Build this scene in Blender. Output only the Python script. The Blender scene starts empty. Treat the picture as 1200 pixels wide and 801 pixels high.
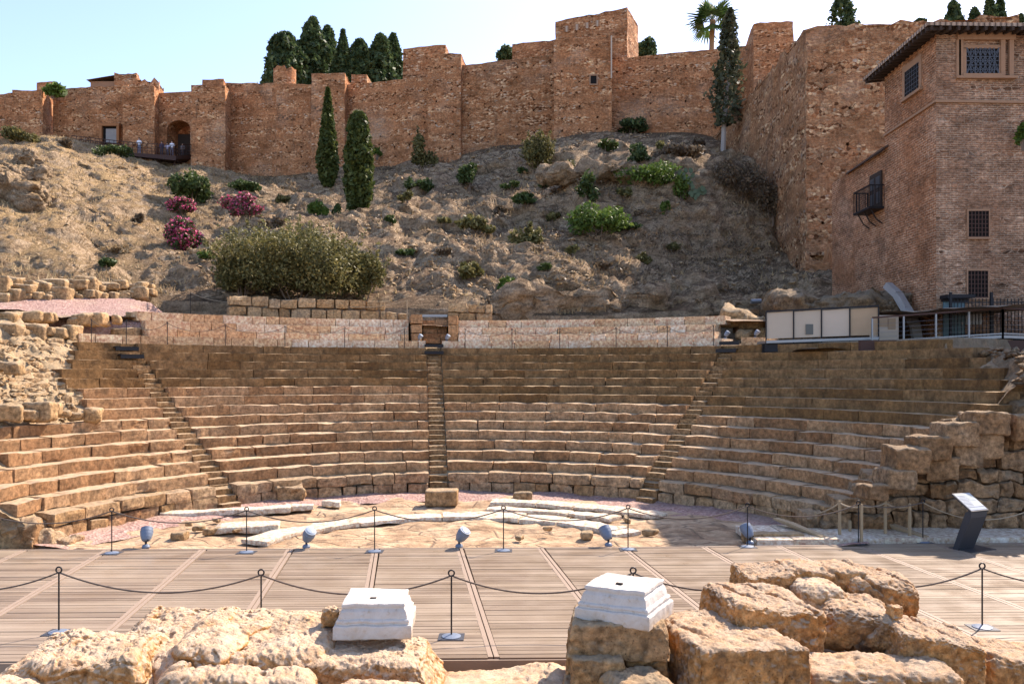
import bpy, math, random
import numpy as np
from math import sin, cos, pi, radians, sqrt, atan2, acos

sc = bpy.context.scene
COL = sc.collection
# ------------------------------------------------------------------ camera, sky, sun, exposure
F, HOR, CAMZ = 950.0, 438.3, 4.1
cam = bpy.data.cameras.new("camera"); camo = bpy.data.objects.new("camera", cam); COL.objects.link(camo)
camo.location = (0, 0, CAMZ); camo.rotation_euler = (radians(90), 0, 0)
cam.sensor_fit = 'HORIZONTAL'; cam.sensor_width = 36; cam.lens = F / 1200 * 36
cam.shift_y = (HOR - 400.5) / 1200
cam.clip_start = 0.1; cam.clip_end = 6000
sc.camera = camo

SUN_AZ = radians(45)      # from +X towards +Y (behind the fortress, on the right)
SUN_EL = radians(45.3)
w = bpy.data.worlds.new("World"); sc.world = w; w.use_nodes = True
wn = w.node_tree; bg = wn.nodes["Background"]
sky = wn.nodes.new("ShaderNodeTexSky"); sky.sky_type = 'NISHITA'; sky.sun_disc = False
sky.sun_elevation = SUN_EL; sky.sun_rotation = radians(90) - SUN_AZ
sky.air_density = 0.85; sky.dust_density = 1.0; sky.ozone_density = 3.0; sky.altitude = 20
wn.links.new(sky.outputs[0], bg.inputs[0]); bg.inputs[1].default_value = 0.125
sl = bpy.data.lights.new("sun", 'SUN'); sl.energy = 3.3; sl.angle = radians(0.55); sl.color = (1, 0.93, 0.82)
so = bpy.data.objects.new("sun", sl); COL.objects.link(so)
so.rotation_euler = (radians(90) - SUN_EL, 0, SUN_AZ + radians(90)); so.location = (60, 60, 80)
sc.view_settings.view_transform = 'Standard'; sc.view_settings.look = 'None'
sc.view_settings.gamma = 1; sc.view_settings.use_curve_mapping = False
sc.view_settings.exposure = 1.68
sc.view_settings.use_white_balance = True; sc.view_settings.white_balance_temperature = 7050; sc.view_settings.white_balance_tint = 18

# ------------------------------------------------------------------ projection helpers (photo 1200x801)
def P(px, py, d): return ((px - 600) / F * d, d, CAMZ + (HOR - py) / F * d)
def G(px, py, z=0.0):
    d = F * (CAMZ - z) / (py - HOR); return ((px - 600) / F * d, d, z)
def ZY(py, d): return CAMZ + (HOR - py) / F * d

# ------------------------------------------------------------------ noise
def _h(i, j, k, s):
    n = (i * 374761393 + j * 668265263 + k * 2147483647 + s * 1274126177) & 0xFFFFFFFF
    n = ((n ^ (n >> 13)) * 1274126177) & 0xFFFFFFFF
    n = ((n ^ (n >> 16)) * 2246822519) & 0xFFFFFFFF
    return ((n ^ (n >> 15)) & 0xFFFFFF) / 8388608.0 - 1.0
def vnoise(p, s=0):
    p = np.asarray(p, float); f0 = np.floor(p); t = p - f0; t = t * t * t * (t * (t * 6 - 15) + 10)
    i = f0.astype(np.int64); x, y, z = i[:, 0], i[:, 1], i[:, 2]; tx, ty, tz = t[:, 0], t[:, 1], t[:, 2]
    def L(a, b, u): return a + (b - a) * u
    c = [[[_h(x + a, y + b, z + e, s) for e in (0, 1)] for b in (0, 1)] for a in (0, 1)]
    return L(L(L(c[0][0][0], c[1][0][0], tx), L(c[0][1][0], c[1][1][0], tx), ty),
             L(L(c[0][0][1], c[1][0][1], tx), L(c[0][1][1], c[1][1][1], tx), ty), tz)
def fbm(p, freq=1.0, octv=3, s=0, gain=.5):
    p = np.asarray(p, float); r = np.zeros(len(p)); a = 1.0
    for o in range(octv):
        r += a * vnoise(p * freq + 17.3 * o, s + o); a *= gain; freq *= 2.03
    return r
def worley(p, freq, s=0):
    p = np.asarray(p, float) * freq; c = np.floor(p).astype(np.int64); f1 = np.full(len(p), 9.0); f2 = f1.copy()
    for a in (-1, 0, 1):
        for b in (-1, 0, 1):
            for e in (-1, 0, 1):
                i, j, k = c[:, 0] + a, c[:, 1] + b, c[:, 2] + e
                q = np.stack([i + .5 + .5 * _h(i, j, k, s), j + .5 + .5 * _h(i, j, k, s + 1), k + .5 + .5 * _h(i, j, k, s + 2)], 1)
                d = ((p - q) ** 2).sum(1); lo = d < f1; f2 = np.where(lo, f1, np.minimum(f2, d)); f1 = np.where(lo, d, f1)
    return np.sqrt(f1), np.sqrt(f2)
def vec_noise(p, freq, octv=2, s=0):
    return np.stack([fbm(p, freq, octv, s), fbm(p + 31.7, freq, octv, s + 5), fbm(p - 57.1, freq, octv, s + 9)], 1)

# ------------------------------------------------------------------ object helpers
def mesh_obj(name, V, Fc, mat=None, parent=None, uv=None, smooth=False, mats=None, midx=None):
    me = bpy.data.meshes.new(name)
    V = np.asarray(V, float)
    if parent is not None and isinstance(parent, bpy.types.Object):
        V = V - np.array(parent.location)
    if isinstance(Fc, np.ndarray) and Fc.ndim == 2:
        n, k = Fc.shape
        me.vertices.add(len(V)); me.vertices.foreach_set("co", V.ravel())
        me.loops.add(n * k); me.loops.foreach_set("vertex_index", Fc.ravel().astype(np.int32))
        me.polygons.add(n); me.polygons.foreach_set("loop_start", np.arange(0, n * k, k, dtype=np.int32))
        try: me.polygons.foreach_set("loop_total", np.full(n, k, dtype=np.int32))
        except Exception: pass
        me.update(calc_edges=True)
    else:
        me.from_pydata([tuple(v) for v in V], [], [tuple(int(i) for i in f) for f in Fc])
    me.validate()
    if uv is not None:
        l = me.uv_layers.new(name="UVMap"); l.data.foreach_set("uv", np.asarray(uv, float).ravel())
    for m_ in (mats or ([mat] if mat else [])): me.materials.append(m_)
    if midx is not None: me.polygons.foreach_set("material_index", np.asarray(midx, dtype=np.int32))
    if smooth: me.polygons.foreach_set("use_smooth", np.ones(len(me.polygons), dtype=bool))
    o = bpy.data.objects.new(name, me); COL.objects.link(o)
    if parent is not None: o.parent = parent
    return o
def tag(o, label=None, cat=None, group=None, kind=None):
    if label: o["label"] = label
    if cat: o["category"] = cat
    if group: o["group"] = group
    if kind: o["kind"] = kind
    return o
def thing(name, label, cat, loc=(0, 0, 0), group=None):
    o = bpy.data.objects.new(name, None); COL.objects.link(o); o.location = loc; o.empty_display_size = .2
    return tag(o, label, cat, group)
def part(name, V, Fc, mat, parent, **k):
    """mesh given in the parent's local space"""
    o = mesh_obj(name, V, Fc, mat, None, **k); o.parent = parent; return o
def copy_tree(o, loc=None, parent=None, rz=None, scale=None):
    c = o.copy(); COL.objects.link(c)
    if parent is not None: c.parent = parent
    if loc is not None: c.location = loc
    if rz is not None: c.rotation_euler = (0, 0, rz)
    if scale is not None: c.scale = scale
    for ch in list(o.children): copy_tree(ch, parent=c)
    return c

class MB:
    """mesh collector"""
    def __init__(s): s.V = []; s.F = []; s.n = 0
    def add(s, V, Fc):
        V = np.asarray(V, float); s.V.append(V)
        s.F += [[int(i) + s.n for i in f] for f in Fc]; s.n += len(V); return s
    def box(s, c, h, rz=0.0, M=None):
        V = np.array([[x, y, z] for x in (-1, 1) for y in (-1, 1) for z in (-1, 1)], float) * np.array(h)
        if rz: V = V @ np.array([[cos(rz), sin(rz), 0], [-sin(rz), cos(rz), 0], [0, 0, 1]])
        if M is not None: V = V @ np.asarray(M).T
        return s.add(V + np.array(c), [(0, 1, 3, 2), (4, 6, 7, 5), (0, 4, 5, 1), (2, 3, 7, 6), (0, 2, 6, 4), (1, 5, 7, 3)])
    def bar(s, a, b, hw, hh=None):
        """rectangular bar from a to b"""
        a = np.array(a, float); b = np.array(b, float); d = b - a; L = np.linalg.norm(d); x = d / L
        up = np.array([0, 0, 1.0]) if abs(x[2]) < .95 else np.array([0, 1.0, 0])
        y = np.cross(up, x); y /= np.linalg.norm(y); z = np.cross(x, y)
        return s.box((a + b) / 2, (L / 2, hw, hh or hw), M=np.stack([x, y, z], 1))
    def tube(s, pts, r, sides=6, cap=True):
        pts = np.asarray(pts, float); n = len(pts); r = np.broadcast_to(np.asarray(r, float), (n,))
        V = []
        for i in range(n):
            t = pts[min(i + 1, n - 1)] - pts[max(i - 1, 0)]; t /= np.linalg.norm(t) + 1e-9
            up = np.array([0, 0, 1.0]) if abs(t[2]) < .9 else np.array([1.0, 0, 0])
            a = np.cross(up, t); a /= np.linalg.norm(a); b = np.cross(t, a)
            for k in range(sides):
                q = 2 * pi * k / sides; V.append(pts[i] + r[i] * (cos(q) * a + sin(q) * b))
        Fc = [(i * sides + k, i * sides + (k + 1) % sides, (i + 1) * sides + (k + 1) % sides, (i + 1) * sides + k)
              for i in range(n - 1) for k in range(sides)]
        if cap: Fc += [tuple(range(sides))[::-1], tuple(range((n - 1) * sides, n * sides))]
        return s.add(V, Fc)
    def lathe(s, prof, c=(0, 0, 0), sides=20, M=None):
        V = [(r * cos(2 * pi * k / sides), r * sin(2 * pi * k / sides), z) for r, z in prof for k in range(sides)]
        V = np.array(V)
        if M is not None: V = V @ np.asarray(M).T
        n = len(prof)
        Fc = [(i * sides + k, i * sides + (k + 1) % sides, (i + 1) * sides + (k + 1) % sides, (i + 1) * sides + k)
              for i in range(n - 1) for k in range(sides)]
        Fc += [tuple(range(sides))[::-1], tuple(range((n - 1) * sides, n * sides))]
        return s.add(V + np.array(c), Fc)
    def torus(s, c, R, r, axis='Y', n=18, m=8):
        V = []
        for i in range(n):
            a = 2 * pi * i / n
            for j in range(m):
                b = 2 * pi * j / m; q = R + r * cos(b)
                v = (q * cos(a), r * sin(b), q * sin(a))
                V.append(v)
        Fc = [(i * m + j, ((i + 1) % n) * m + j, ((i + 1) % n) * m + (j + 1) % m, i * m + (j + 1) % m) for i in range(n) for j in range(m)]
        return s.add(np.array(V) + np.array(c), Fc)
    def verts(s): return np.concatenate(s.V)
    def build(s, name, mat, parent=None, local=True, smooth=False):
        o = mesh_obj(name, s.verts(), s.F, mat, None if local else parent, smooth=smooth)
        if parent is not None: o.parent = parent
        return o

_gb = {}
def gridbox(nx, ny, nz):
    key = (nx, ny, nz)
    if key in _gb: return _gb[key]
    idx = {}; V = []; Fc = []
    def vid(i, j, k):
        q = (i, j, k)
        if q not in idx: idx[q] = len(V); V.append((2 * i / nx - 1, 2 * j / ny - 1, 2 * k / nz - 1))
        return idx[q]
    for i in range(nx):
        for j in range(ny):
            Fc.append((vid(i, j, 0), vid(i, j + 1, 0), vid(i + 1, j + 1, 0), vid(i + 1, j, 0)))
            Fc.append((vid(i, j, nz), vid(i + 1, j, nz), vid(i + 1, j + 1, nz), vid(i, j + 1, nz)))
    for i in range(nx):
        for k in range(nz):
            Fc.append((vid(i, 0, k), vid(i + 1, 0, k), vid(i + 1, 0, k + 1), vid(i, 0, k + 1)))
            Fc.append((vid(i, ny, k), vid(i, ny, k + 1), vid(i + 1, ny, k + 1), vid(i + 1, ny, k)))
    for j in range(ny):
        for k in range(nz):
            Fc.append((vid(0, j, k), vid(0, j, k + 1), vid(0, j + 1, k + 1), vid(0, j + 1, k)))
            Fc.append((vid(nx, j, k), vid(nx, j + 1, k), vid(nx, j + 1, k + 1), vid(nx, j, k + 1)))
    r = (np.array(V), np.array(Fc)); _gb[key] = r; return r
def rbox(h, n, r):
    """rounded box, half sizes h; returns verts, faces, normals"""
    V, Fc = gridbox(*n); h = np.array(h, float)
    p = V * h; inner = np.clip(p, -(h - r), h - r); d = p - inner
    L = np.linalg.norm(d, axis=1, keepdims=True); nrm = d / np.maximum(L, 1e-9)
    return inner + nrm * r, Fc, nrm

# ------------------------------------------------------------------ shader helper
class S:
    def __init__(s, name, rough=.9, spec=.3):
        s.m = bpy.data.materials.new(name); s.m.use_nodes = True; s.t = s.m.node_tree
        s.b = s.t.nodes["Principled BSDF"]; s.set(s.b, "Roughness", rough); s.set(s.b, "Specular IOR Level", spec)
    def set(s, node, k, v):
        if isinstance(v, bpy.types.NodeSocket): s.t.links.new(v, node.inputs[k])
        else:
            if isinstance(v, tuple) and len(v) == 3 and node.inputs[k].type == 'RGBA': v = v + (1,)
            node.inputs[k].default_value = v
    def n(s, typ, ins=None, **at):
        nd = s.t.nodes.new(typ)
        for k, v in at.items(): setattr(nd, k, v)
        for k, v in (ins or {}).items(): s.set(nd, k, v)
        return nd
    def obj(s): return s.n("ShaderNodeTexCoord").outputs["Object"]
    def uv(s): return s.n("ShaderNodeTexCoord").outputs["UV"]
    def geo(s, k): return s.n("ShaderNodeNewGeometry").outputs[k]
    def isl(s): return s.geo("Random Per Island")
    def pos(s): return s.geo("Position")
    def map(s, v, sc_=(1, 1, 1), rot=(0, 0, 0), loc=(0, 0, 0)): return s.n("ShaderNodeMapping", {"Vector": v, "Scale": sc_, "Rotation": rot, "Location": loc}).outputs[0]
    def noise(s, v, scale, det=4, rough=.55, dist=0.0): return s.n("ShaderNodeTexNoise", {"Vector": v, "Scale": scale, "Detail": det, "Roughness": rough, "Distortion": dist}).outputs["Fac"]
    def vor(s, v, scale, out="Distance", feature='F1', rnd=1.0): return s.n("ShaderNodeTexVoronoi", {"Vector": v, "Scale": scale, "Randomness": rnd}, feature=feature).outputs[out]
    def ramp(s, f, stops, interp='LINEAR'):
        nd = s.n("ShaderNodeValToRGB", {"Fac": f}); cr = nd.color_ramp; cr.interpolation = interp
        while len(cr.elements) < len(stops): cr.elements.new(.5)
        for e, (p, c) in zip(cr.elements, stops):
            e.position = p; e.color = (c, c, c, 1) if isinstance(c, (int, float)) else tuple(c) + (1,)
        return nd.outputs["Color"]
    def mix(s, f, a, b, mode='MIX'):
        nd = s.n("ShaderNodeMix", data_type='RGBA', blend_type=mode); s.set(nd, 0, f); s.set(nd, 6, a); s.set(nd, 7, b); return nd.outputs[2]
    def math(s, op, a, b=0.0, c=None):
        nd = s.n("ShaderNodeMath", operation=op); s.set(nd, 0, a); s.set(nd, 1, b)
        if c is not None: s.set(nd, 2, c)
        return nd.outputs[0]
    def bump(s, h, strength=.5, dist=.05, prev=None):
        nd = s.n("ShaderNodeBump", {"Height": h, "Strength": strength, "Distance": dist})
        if prev is not None: s.set(nd, "Normal", prev)
        return nd.outputs[0]
    def sat(s, c, k=1.2, v=1.0): return s.n("ShaderNodeHueSaturation", {"Saturation": k, "Value": v, "Color": c}).outputs[0]
    def out(s, col, nrm=None, rough=None):
        s.set(s.b, "Base Color", col)
        if nrm is not None: s.set(s.b, "Normal", nrm)
        if rough is not None: s.set(s.b, "Roughness", rough)
        return s.m
def flat(name, col, rough=.6, metal=0.0, var=.15, scale=6.0):
    s = S(name, rough); v = s.obj()
    c = s.mix(s.math('MULTIPLY', s.noise(v, scale), var * 2), col, tuple(x * .6 for x in col))
    s.set(s.b, "Metallic", metal)
    return s.out(c, s.bump(s.noise(v, scale * 6), .15, .01))

def stone_mat(name, pal, grime=(.09, .065, .045), gr=(.45, .75), top=None, pit=1.0, isl=.6, sc_=1.0, satv=1.1, val=1.08, relief=.9, ov=.75):
    """weathered block stone: palette by block, blotches, pits, grime, upper faces paler from wear and painted sunlight"""
    s = S(name, .95, .15); v = s.pos()
    blot = s.noise(v, 1.3 * sc_, 5, .6)
    f = s.math('ADD', s.math('MULTIPLY', s.isl(), isl), s.math('MULTIPLY', blot, 1 - isl))
    n = len(pal); c = s.ramp(f, [(.15 + .7 * i / (n - 1), p) for i, p in enumerate(pal)])
    fine = s.noise(v, 9 * sc_, 6, .65)
    c = s.mix(ov, c, s.ramp(fine, [(.32, .12), (.5, .5), (.68, .9)]), 'OVERLAY')
    g = s.ramp(s.noise(s.map(v, (1, 1, .55)), 2.4 * sc_, 6, .7), [(gr[0], 0.0), (gr[1], 1.0)])
    c = s.mix(s.math('MULTIPLY', g, .8), c, grime)
    pits = s.ramp(s.vor(v, 22 * sc_), [(.06, 1.0), (.25, 0.0)])
    pits = s.math('MULTIPLY', pits, s.ramp(s.noise(v, 3.1 * sc_, 3), [(.45, 0.0), (.6, 1.0)]))
    c = s.mix(s.math('MULTIPLY', pits, .55 * pit), c, tuple(x * .6 for x in grime))
    if top:  # upper faces paled: weathering plus sunlight put into the colour
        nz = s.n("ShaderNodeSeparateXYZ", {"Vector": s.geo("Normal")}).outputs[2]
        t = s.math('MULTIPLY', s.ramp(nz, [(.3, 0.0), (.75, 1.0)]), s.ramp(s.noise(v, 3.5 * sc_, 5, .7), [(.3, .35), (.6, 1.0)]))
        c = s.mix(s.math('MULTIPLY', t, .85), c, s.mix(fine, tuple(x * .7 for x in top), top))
    b1 = s.bump(s.noise(v, 5 * sc_, 9, .75), relief, .10)
    b2 = s.bump(s.math('SUBTRACT', s.noise(v, 32 * sc_, 5, .75), s.math('MULTIPLY', pits, .9 * pit)), .8, .03, b1)
    return s.out(s.sat(c, satv, val), b2)

# seat stone
M_seat = stone_mat("seat_sandstone", [(.27, .145, .076), (.37, .21, .112), (.45, .28, .158), (.39, .243, .145)], grime=(.10, .066, .04), gr=(.45, .75), top=(.62, .49, .34), ov=.62, satv=1.06)  # bright top colour also paints the sun on the treads
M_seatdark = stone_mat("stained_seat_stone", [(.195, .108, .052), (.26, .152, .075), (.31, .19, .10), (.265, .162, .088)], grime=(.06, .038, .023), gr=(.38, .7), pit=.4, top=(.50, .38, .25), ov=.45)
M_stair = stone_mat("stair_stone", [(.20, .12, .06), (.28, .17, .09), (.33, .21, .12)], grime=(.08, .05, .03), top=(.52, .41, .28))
M_podium = stone_mat("podium_stone", [(.25, .13, .07), (.38, .24, .13), (.42, .3, .19), (.33, .17, .09)], gr=(.45, .75), top=(.46, .36, .25))
M_pale = stone_mat("pale_limestone", [(.52, .335, .20), (.60, .42, .27), (.66, .51, .37), (.68, .57, .45)], grime=(.30, .165, .085), gr=(.5, .8), pit=.8)
M_block = stone_mat("loose_block_stone", [(.28, .18, .10), (.38, .25, .14), (.43, .31, .19), (.35, .26, .17)], grime=(.11, .085, .065), gr=(.5, .78), top=(.45, .36, .25))
M_rockL = stone_mat("sunlit_travertine", [(.32, .15, .06), (.40, .21, .095), (.46, .28, .145), (.41, .225, .105)], grime=(.10, .066, .042), gr=(.58, .78), top=(.70, .565, .425), pit=1.6, isl=0, relief=.6)  # top colour brightened to hold the sunlight on these rocks
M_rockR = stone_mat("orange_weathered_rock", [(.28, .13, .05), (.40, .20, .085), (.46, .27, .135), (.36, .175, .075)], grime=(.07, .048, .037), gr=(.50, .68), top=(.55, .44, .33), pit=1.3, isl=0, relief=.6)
M_pillar = stone_mat("pillar_stone", [(.32, .155, .066), (.42, .235, .11), (.44, .28, .155), (.36, .205, .11)], grime=(.085, .06, .04), gr=(.50, .75), pit=1.4, isl=.3, top=(.50, .40, .28))
def mk_marble():
    s = S("white_marble", .75, .25); v = s.obj(); n1 = s.noise(v, 2.2, 7, .65, 1.2); n2 = s.noise(v, 11, 6, .7)
    c = s.ramp(n1, [(.3, (.40, .34, .28)), (.45, (.50, .455, .40)), (.7, (.56, .53, .485))])
    vein = s.ramp(s.math('ABSOLUTE', s.math('SUBTRACT', s.noise(s.map(v, (1, 1.6, 1)), 2.6, 6, .6, 1.8), .5)), [(.0, 1.0), (.022, 0.0)])
    c = s.mix(s.math('MULTIPLY', vein, .3), c, (.40, .37, .34))
    c = s.mix(s.ramp(n2, [(.56, 0.0), (.7, .6)]), c, (.36, .27, .18))
    z = s.n("ShaderNodeSeparateXYZ", {"Vector": v}).outputs[2]
    c = s.mix(s.math('MULTIPLY', s.ramp(z, [(.02, 1.0), (.16, 0.0)]), s.ramp(n1, [(.35, .8), (.6, .2)])), c, (.42, .28, .16))
    pits = s.ramp(s.vor(v, 26), [(.05, 1.0), (.18, 0.0)]); c = s.mix(s.math('MULTIPLY', pits, s.ramp(n1, [(.45, .6), (.55, 0.0)])), c, (.2, .15, .11))
    return s.out(c, s.bump(n2, .5, .02, s.bump(n1, .4, .05)))
M_marble = mk_marble()
M_slab = stone_mat("pale_slab", [(.54, .43, .31), (.62, .52, .40), (.66, .57, .46), (.58, .47, .35)], grime=(.30, .21, .13), gr=(.55, .8), pit=.6, isl=.4)
M_rubble = stone_mat("rubble_core", [(.32, .20, .11), (.42, .28, .165), (.50, .36, .22), (.42, .30, .19)], grime=(.10, .075, .055), gr=(.48, .72), isl=.25, sc_=1.3, top=(.42, .33, .22))
M_rubdark = stone_mat("dark_rubble", [(.15, .10, .065), (.22, .145, .085), (.30, .17, .095), (.24, .17, .12)], grime=(.05, .038, .03), gr=(.4, .7), isl=.35, sc_=1.2, top=(.30, .24, .17))

def mk_hill():
    s = S("dry_hillside", .97, .1); v = s.pos()
    nz = s.n("ShaderNodeSeparateXYZ", {"Vector": s.geo("True Normal")}).outputs[2]
    a = s.noise(v, .22, 6, .6); b = s.noise(v, 1.7, 6, .7); c3 = s.noise(v, 8, 5, .7)
    earth = s.ramp(b, [(.28, (.085, .055, .036)), (.45, (.155, .104, .067)), (.6, (.225, .155, .10)), (.75, (.34, .245, .16))])
    grey = s.ramp(c3, [(.3, (.095, .068, .045)), (.55, (.175, .128, .084)), (.75, (.28, .21, .14))])
    straw = s.ramp(b, [(.3, (.27, .18, .095)), (.55, (.44, .31, .17)), (.75, (.58, .44, .26))])
    c = s.mix(s.ramp(a, [(.42, 0.0), (.6, 1.0)]), earth, grey)
    # dry straw covers the western spur
    x = s.n("ShaderNodeSeparateXYZ", {"Vector": v}).outputs[0]
    px = s.math('ADD', s.math('MULTIPLY', x, -.06), s.math('MULTIPLY', a, 1.2))
    c = s.mix(s.ramp(px, [(1.45 / 4, 0.0), (2.6 / 4, 1.0)]) if False else s.ramp(s.math('MULTIPLY', px, .25), [(.42, 0.0), (.62, .9)]), c, straw)
    rock = s.ramp(s.noise(s.map(v, (1, 1, 2.2)), 1.1, 7, .7), [(.3, (.15, .108, .074)), (.45, (.33, .24, .155)), (.6, (.50, .38, .26)), (.8, (.36, .22, .125))])
    c = s.mix(s.ramp(s.math('ADD', nz, s.math('MULTIPLY', a, .3)), [(.80, 1.0), (.96, 0.0)]), c, rock)
    c = s.mix(.6, c, s.ramp(c3, [(.33, .15), (.5, .5), (.67, .85)]), 'OVERLAY')
    c = s.sat(c, 1.08, .95)
    n1 = s.bump(b, .8, .5); n2 = s.bump(c3, .9, .22, n1); n3 = s.bump(s.noise(v, 30, 3, .7), .6, .06, n2)
    return s.out(c, n3)
M_hill = mk_hill()

def mk_wall(name, c_a, c_b, c_c, mort, grey, rs=1.0, brick=.5, streak=True, wob_=.12, bw=.34, bh=.1, patch=.6, sq=2.0):
    """rubble masonry with brick courses, UV in metres"""
    s = S(name, .96, .1); uv = s.uv()
    wob = s.n("ShaderNodeVectorMath", {0: uv, 1: s.n("ShaderNodeVectorMath", {0: s.n("ShaderNodeTexNoise", {"Vector": uv, "Scale": 2.0}).outputs["Color"], "Scale": wob_}, operation='SCALE').outputs[0]}, operation='ADD').outputs[0]
    st = s.map(wob, (2.1 * rs, 2.1 * sq * rs, 1))
    col = s.n("ShaderNodeSeparateColor", {"Color": s.vor(st, 1.0, "Color")}).outputs[0]
    edge = s.vor(st, 1.0, "Distance", 'DISTANCE_TO_EDGE')
    big = s.noise(uv, .35, 5, .6); mid = s.noise(s.map(uv, (1, 1.6, 1)), 1.3, 5, .65)
    stones = s.ramp(col, [(0.0, tuple(x * .3 for x in c_a)), (.16, tuple(x * .5 for x in c_a)), (.3, c_a), (.55, c_b), (.8, c_c), (.9, tuple(min(.75, x * 1.5) for x in c_c)), (1.0, grey)])
    stones = s.mix(s.ramp(edge, [(.02, 1.0), (.09, 0.0)]), stones, mort)
    br = s.n("ShaderNodeTexBrick", {"Vector": s.map(wob, (1, 1, 1)), "Color1": c_a, "Color2": c_b, "Mortar": mort, "Scale": 1.0, "Mortar Size": .016, "Brick Width": bw, "Row Height": bh, "Bias": 0.0}).outputs["Color"]
    isb = s.ramp(s.math('FRACT', s.math('ADD', s.math('MULTIPLY', s.n("ShaderNodeSeparateXYZ", {"Vector": wob}).outputs[1], .75), s.math('MULTIPLY', mid, .25))), [(brick - .04, 1.0), (brick + .04, 0.0)])
    c = s.mix(s.math('MULTIPLY', isb, .8), stones, br)
    c = s.mix(s.ramp(big, [(.38, .75), (.52, 0.0)]), c, s.mix(mid, tuple(x * .85 for x in c_a), c_b))
    c = s.mix(s.ramp(s.noise(uv, .22, 4, .6), [(.55, 0.0), (.72, patch)]), c, s.mix(col, grey, mort))
    if streak:
        k = s.ramp(s.noise(s.map(uv, (1.6, .12, 1)), 1.0, 5, .7), [(.56, 0.0), (.7, 1.0)])
        c = s.mix(s.math('MULTIPLY', k, .45), c, (.09, .065, .05))
    c = s.mix(.6, c, s.ramp(s.noise(uv, 5, 6, .75), [(.33, .15), (.5, .5), (.67, .88)]), 'OVERLAY')
    c = s.mix(.7, c, s.ramp(s.noise(s.map(uv, (1, 1.7, 1)), .5, 5, .7), [(.36, .25), (.5, .5), (.66, .74)]), 'OVERLAY')
    h = s.math('ADD', s.math('MINIMUM', edge, .15), s.math('MULTIPLY', mid, .25))
    b1 = s.bump(h, .8, .3); b2 = s.bump(s.noise(uv, 9, 5, .7), .6, .08, b1)
    return s.out(s.sat(c, 1.08, 1.05), b2)
M_fort = mk_wall("fortress_masonry", (.35, .15, .075), (.45, .225, .12), (.52, .31, .18), (.46, .26, .15), (.47, .38, .29), 1.9, .42)
M_fort2 = mk_wall("fortress_rubble", (.30, .13, .065), (.41, .22, .12), (.52, .34, .21), (.40, .22, .125), (.38, .30, .23), 1.6, .25)
M_big = mk_wall("great_tower_rubble", (.27, .125, .066), (.38, .215, .12), (.47, .32, .195), (.38, .225, .135), (.29, .235, .185), 1.9, .36, wob_=.06, sq=1.5)
M_house = mk_wall("house_brick", (.22, .12, .075), (.32, .19, .125), (.38, .255, .18), (.42, .31, .225), (.17, .135, .11), 1.6, .9, False, .022, .30, .09, .6)
M_housew = mk_wall("house_red_brick", (.25, .11, .058), (.37, .185, .105), (.42, .24, .145), (.50, .34, .235), (.32, .24, .18), 1.6, .99, False, .018, .34, .11, .45)

def mk_leaf(name, stops, rough=.6, trans=.25):
    s = S(name, rough, .25); c = s.ramp(s.isl(), stops)
    c = s.mix(s.ramp(s.noise(s.pos(), .9, 3), [(.35, .55), (.65, 0.0)]), c, stops[0][1])
    s.set(s.b, "Transmission Weight", 0.0)
    m = s.out(c)
    tr = s.n("ShaderNodeBsdfTranslucent", {"Color": c}); mx = s.n("ShaderNodeMixShader", {0: trans}); out = s.t.nodes["Material Output"]
    s.t.links.new(s.b.outputs[0], mx.inputs[1]); s.t.links.new(tr.outputs[0], mx.inputs[2]); s.t.links.new(mx.outputs[0], out.inputs[0])
    return m
L_cyp = mk_leaf("cypress_foliage", [(0, (.03, .055, .022)), (.5, (.065, .105, .038)), (1, (.14, .185, .065))])
L_cypf = mk_leaf("front_cypress_foliage", [(0, (.035, .055, .014)), (.5, (.08, .105, .026)), (1, (.15, .175, .045))])
L_thin = mk_leaf("sparse_foliage", [(0, (.04, .052, .026)), (.5, (.08, .09, .045)), (1, (.15, .145, .08))])
L_shrub = mk_leaf("shrub_foliage", [(0, (.03, .055, .015)), (.5, (.065, .10, .028)), (1, (.12, .16, .045))])
L_olive = mk_leaf("olive_shrub_foliage", [(0, (.06, .06, .02)), (.5, (.165, .155, .053)), (1, (.34, .29, .11))])
L_bright = mk_leaf("creeper_foliage", [(0, (.05, .09, .015)), (.5, (.10, .17, .03)), (1, (.17, .24, .05))])
L_dry = mk_leaf("dry_scrub_foliage", [(0, (.10, .075, .05)), (.5, (.17, .125, .08)), (1, (.26, .19, .11))])
L_straw = mk_leaf("straw", [(0, (.26, .18, .10)), (.5, (.38, .28, .155)), (1, (.52, .40, .23))], .9)
L_pink = mk_leaf("oleander_flowers", [(0, (.55, .04, .14)), (.5, (.75, .12, .26)), (1, (.85, .30, .42))])
L_palm = mk_leaf("palm_fronds", [(0, (.035, .07, .015)), (.5, (.07, .13, .03)), (1, (.12, .19, .05))])
M_bark = flat("bark", (.20, .15, .11), .95, 0, .4, 4)
M_barkpale = flat("pale_bark", (.40, .36, .32), .95, 0, .3, 4)
M_steel = flat("grey_painted_steel", (.10, .105, .115), .45, .6)
M_black = flat("black_iron", (.022, .022, .025), .5, .5)
M_corten = flat("rust_brown_steel", (.085, .045, .035), .7, .3)
M_galv = flat("galvanised_steel", (.27, .28, .29), .4, .7)
M_lampb = flat("blue_grey_lamp_paint", (.16, .20, .26), .45, .1)
M_glassl = flat("lamp_glass", (.30, .36, .42), .15, 0)
M_lect = flat("anthracite_metal", (.055, .058, .066), .42, .4)
M_rope = flat("brown_rope", (.13, .10, .08), .95, 0, .3, 40)
M_ropep = flat("hemp_rope", (.42, .33, .22), .95, 0, .3, 40)
M_post = flat("pale_wood_post", (.40, .29, .17), .8, 0, .3, 10)
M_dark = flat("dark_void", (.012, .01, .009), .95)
M_wood = flat("dark_rafter_wood", (.045, .03, .022), .85)
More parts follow.
